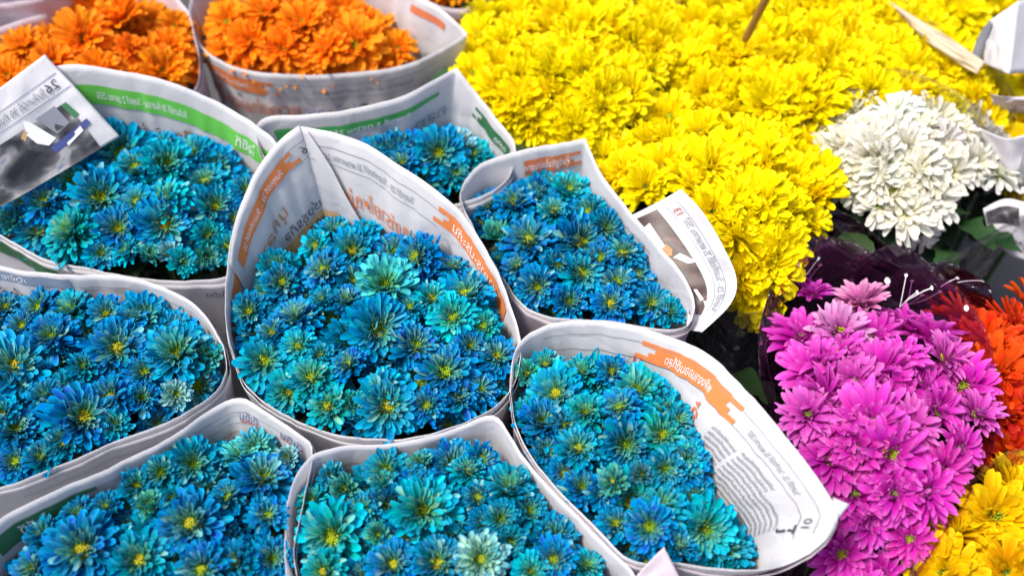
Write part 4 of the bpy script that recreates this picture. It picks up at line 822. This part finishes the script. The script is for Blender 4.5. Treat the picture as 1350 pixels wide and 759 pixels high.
for pa, pb in (((1195, 398), (1200, 368)), ((1195, 400), (1238, 382)), ((1196, 400), (1214, 388)), ((1062, 372), (1052, 350)), ((1062, 372), (1078, 348)), ((1240, 378), (1262, 366)), ((1262, 372), (1302, 362)), ((1310, 385), (1330, 378))):
    ua, va = fN.uv_at(*pa); ub, vb = fN.uv_at(*pb); d = np.array([ub - ua, vb - va]); nn = np.array([-d[1], d[0]]) / (np.linalg.norm(d) + 1e-9) * .00042
    Vs = []
    for t_ in np.linspace(0, 1, 7): Vs += [np.array([ua, va]) + d * t_ - nn, np.array([ua, va]) + d * t_ + nn]
    Fs = [(2 * i, 2 * i + 1, 2 * i + 3, 2 * i + 2) for i in range(6)]; k0 = len(Vs); Vs.append(np.array([ub, vb])); Vs += [np.array([ub + .0020 * math.cos(j * .698), vb + .0017 * math.sin(j * .698)]) for j in range(9)]
    Fs += [(k0, k0 + 1 + j, k0 + 1 + (j + 1) % 9) for j in range(9)]; fN.decal('printed_sprig', Vs, Fs, 'dot_white', 1, .0015)
f2 = flap(N_, [(1040, 322, .0), (1085, 276, .01), (1130, 290, .01), (1180, 335, .0)], [(1030, 380, -.05), (1090, 345, -.05), (1150, 350, -.05), (1190, 375, -.05)], 'film_fold', 'dark_film', bulge=.008, rows=20, n=40, seed=78, wob=.004)
flap(N_, [(1002, 500, -.005), (1000, 440, .005), (1018, 375, .012), (1040, 330, .012)], [(1055, 510, -.05), (1050, 450, -.05), (1058, 395, -.05), (1085, 360, -.05)], 'film_fold', 'dark_film', bulge=.008, rows=18, n=36, seed=79, wob=.004)
polyO = [(1262, 412), (1325, 396), (1400, 410), (1410, 590), (1360, 605), (1325, 600), (1318, 560), (1305, 490)]
O_ = loose(polyO, 'red', 'red-orange bouquet behind the sleeve of the pink one at the right edge', -.02, .02, [(.74, .035, .004), (.78, .055, .004), (.68, .022, .004), (.80, .09, .005)], .038, .029, 38)
polyQ = [(1400, 615), (1345, 622), (1300, 655), (1250, 700), (1222, 750), (1225, 820), (1400, 830)]
Q_ = loose(polyQ, 'yellow', 'golden yellow bouquet in the bottom right corner', -.02, .02, [(.80, .40, .003), (.78, .34, .003), (.82, .46, .004), (.80, .28, .008)], .040, .031, 39)
sleeve(Q_, [(1205, 770, .0), (1225, 690, .01), (1290, 625, .02), (1345, 590, .02), (1420, 590, .02), (1420, 840, .0), (1220, 850, .0)], 'clear_film', 139, 14)

# ------------------------------------------------------------------ small things at the edges
def tube(name, a, b, r, mat, parent=None, n=8):
    a, b = Vector(a), Vector(b); q = (b - a).to_track_quat('Z', 'Y'); V = []; F = []
    for t, s in ((0, .9), (.06, 1), (.5, 1.03), (1, 1)):
        for j in range(n): V.append(a + (b - a) * t + q @ Vector((r * s * math.cos(j * 6.283 / n), r * s * math.sin(j * 6.283 / n), 0)))
    for i in range(3):
        for j in range(n): F.append((i * n + j, i * n + (j + 1) % n, i * n + n + (j + 1) % n, i * n + n + j))
    F += [tuple(range(n))[::-1], tuple(range(3 * n, 4 * n))]
    return obj(name, mesh(name, V, F, mat), parent)
a = P(986, 46, .06); b = P(1012, -6, .13)
st = tube('wooden_stick', a - (b - a) * .15, b + (b - a) * .8, .0042, 'stick_wood'); tag(st, 'thin brown stick standing up out of the wide yellow bouquet', 'stick')

def sheet_thing(name, ea, eb, mat, label, cat, bulge, seed, wob=.003, rows=26, n=50):
    c = P(*ea[len(ea) // 2]); t = thing(name, (c[0], c[1], 0), label, cat)
    return t, flap(t, ea, eb, 'sheet', mat, bulge, rows, n, seed, wob)
t, f = sheet_thing('paper_edge', [(1172, 2, .045), (1215, 28, .05), (1255, 52, .05), (1298, 82, .045)], [(1186, 20, .035), (1212, 46, .04), (1248, 74, .04), (1288, 98, .035)], 'card_beige', 'beige paper edge rising out of the yellow flowers near the top right', 'paper', .004, 201)
t, f = sheet_thing('crumpled_newspaper', [(1304, 28, .080), (1342, 2, .105)], [(1296, 84, .035), (1330, 98, .055)], 'newsprint_blank', 'grey-white crumpled paper cone at the right end of the top edge', 'newspaper', .0, 203, .0012)
flap(t, [(1342, 2, .105), (1372, -6, .09), (1400, -10, .08)], [(1330, 98, .055), (1360, 96, .04), (1400, 100, .03)], 'folded_side', 'newsprint_blank', .0, 14, 24, 204, .002)
flap(t, [(1281, 72, .04), (1292, 44, .06), (1305, 27, .08)], [(1296, 86, .03), (1298, 66, .05), (1309, 34, .078)], 'folded_edge', 'ink_grey', .004, 12, 20, 205, .001)
t, f = sheet_thing('paper_strip', [(1306, 124, .03), (1330, 128, .035), (1390, 126, .035)], [(1312, 146, .0), (1335, 150, .0), (1390, 152, .0)], 'newsprint_pinkish', 'pale pink paper strip at the right edge above the white flowers', 'paper', .003, 207)
t, f = sheet_thing('tissue_sheet', [(1290, 168, .02), (1325, 182, .04), (1352, 178, .05), (1400, 172, .05)], [(1310, 235, -.03), (1335, 250, -.02), (1355, 250, -.02), (1400, 255, -.02)], 'newsprint_blank', 'pale bluish tissue sheet against the white flowers at the right edge', 'paper', .002, 209, .002)
t, f = sheet_thing('loose_newspaper', [(1296, 275, -.02), (1325, 262, -.01), (1360, 268, .0), (1400, 270, .0)], [(1305, 318, -.06), (1330, 335, -.06), (1360, 345, -.06), (1400, 350, -.06)], 'newsprint', 'loose printed newspaper at the right edge below the white flowers', 'newspaper', .002, 211, .002)
f.strip('picture', (1300, 280), (1345, 270), .008, .028, 'photo_dark'); f.text('headline', 'นิตยสาร', (1352, 272), (1318, 274), .055, .020, 'ink_black')
t, f = sheet_thing('folded_newspaper', [(830, 770, .02), (848, 748, .03), (874, 722, .045), (876, 723, .045), (884, 738, .04), (900, 770, .03)], [(835, 800, .0), (860, 800, .0), (880, 800, .0), (884, 800, .0), (895, 800, .0), (920, 800, .0)], 'newsprint_pinkish', 'folded newspaper peak poking up at the bottom edge below the teal bouquet', 'newspaper', .001, 213, .0015)
f.strip('colour_band', (832, 768), (850, 748), .012, .03, 'ink_brown')
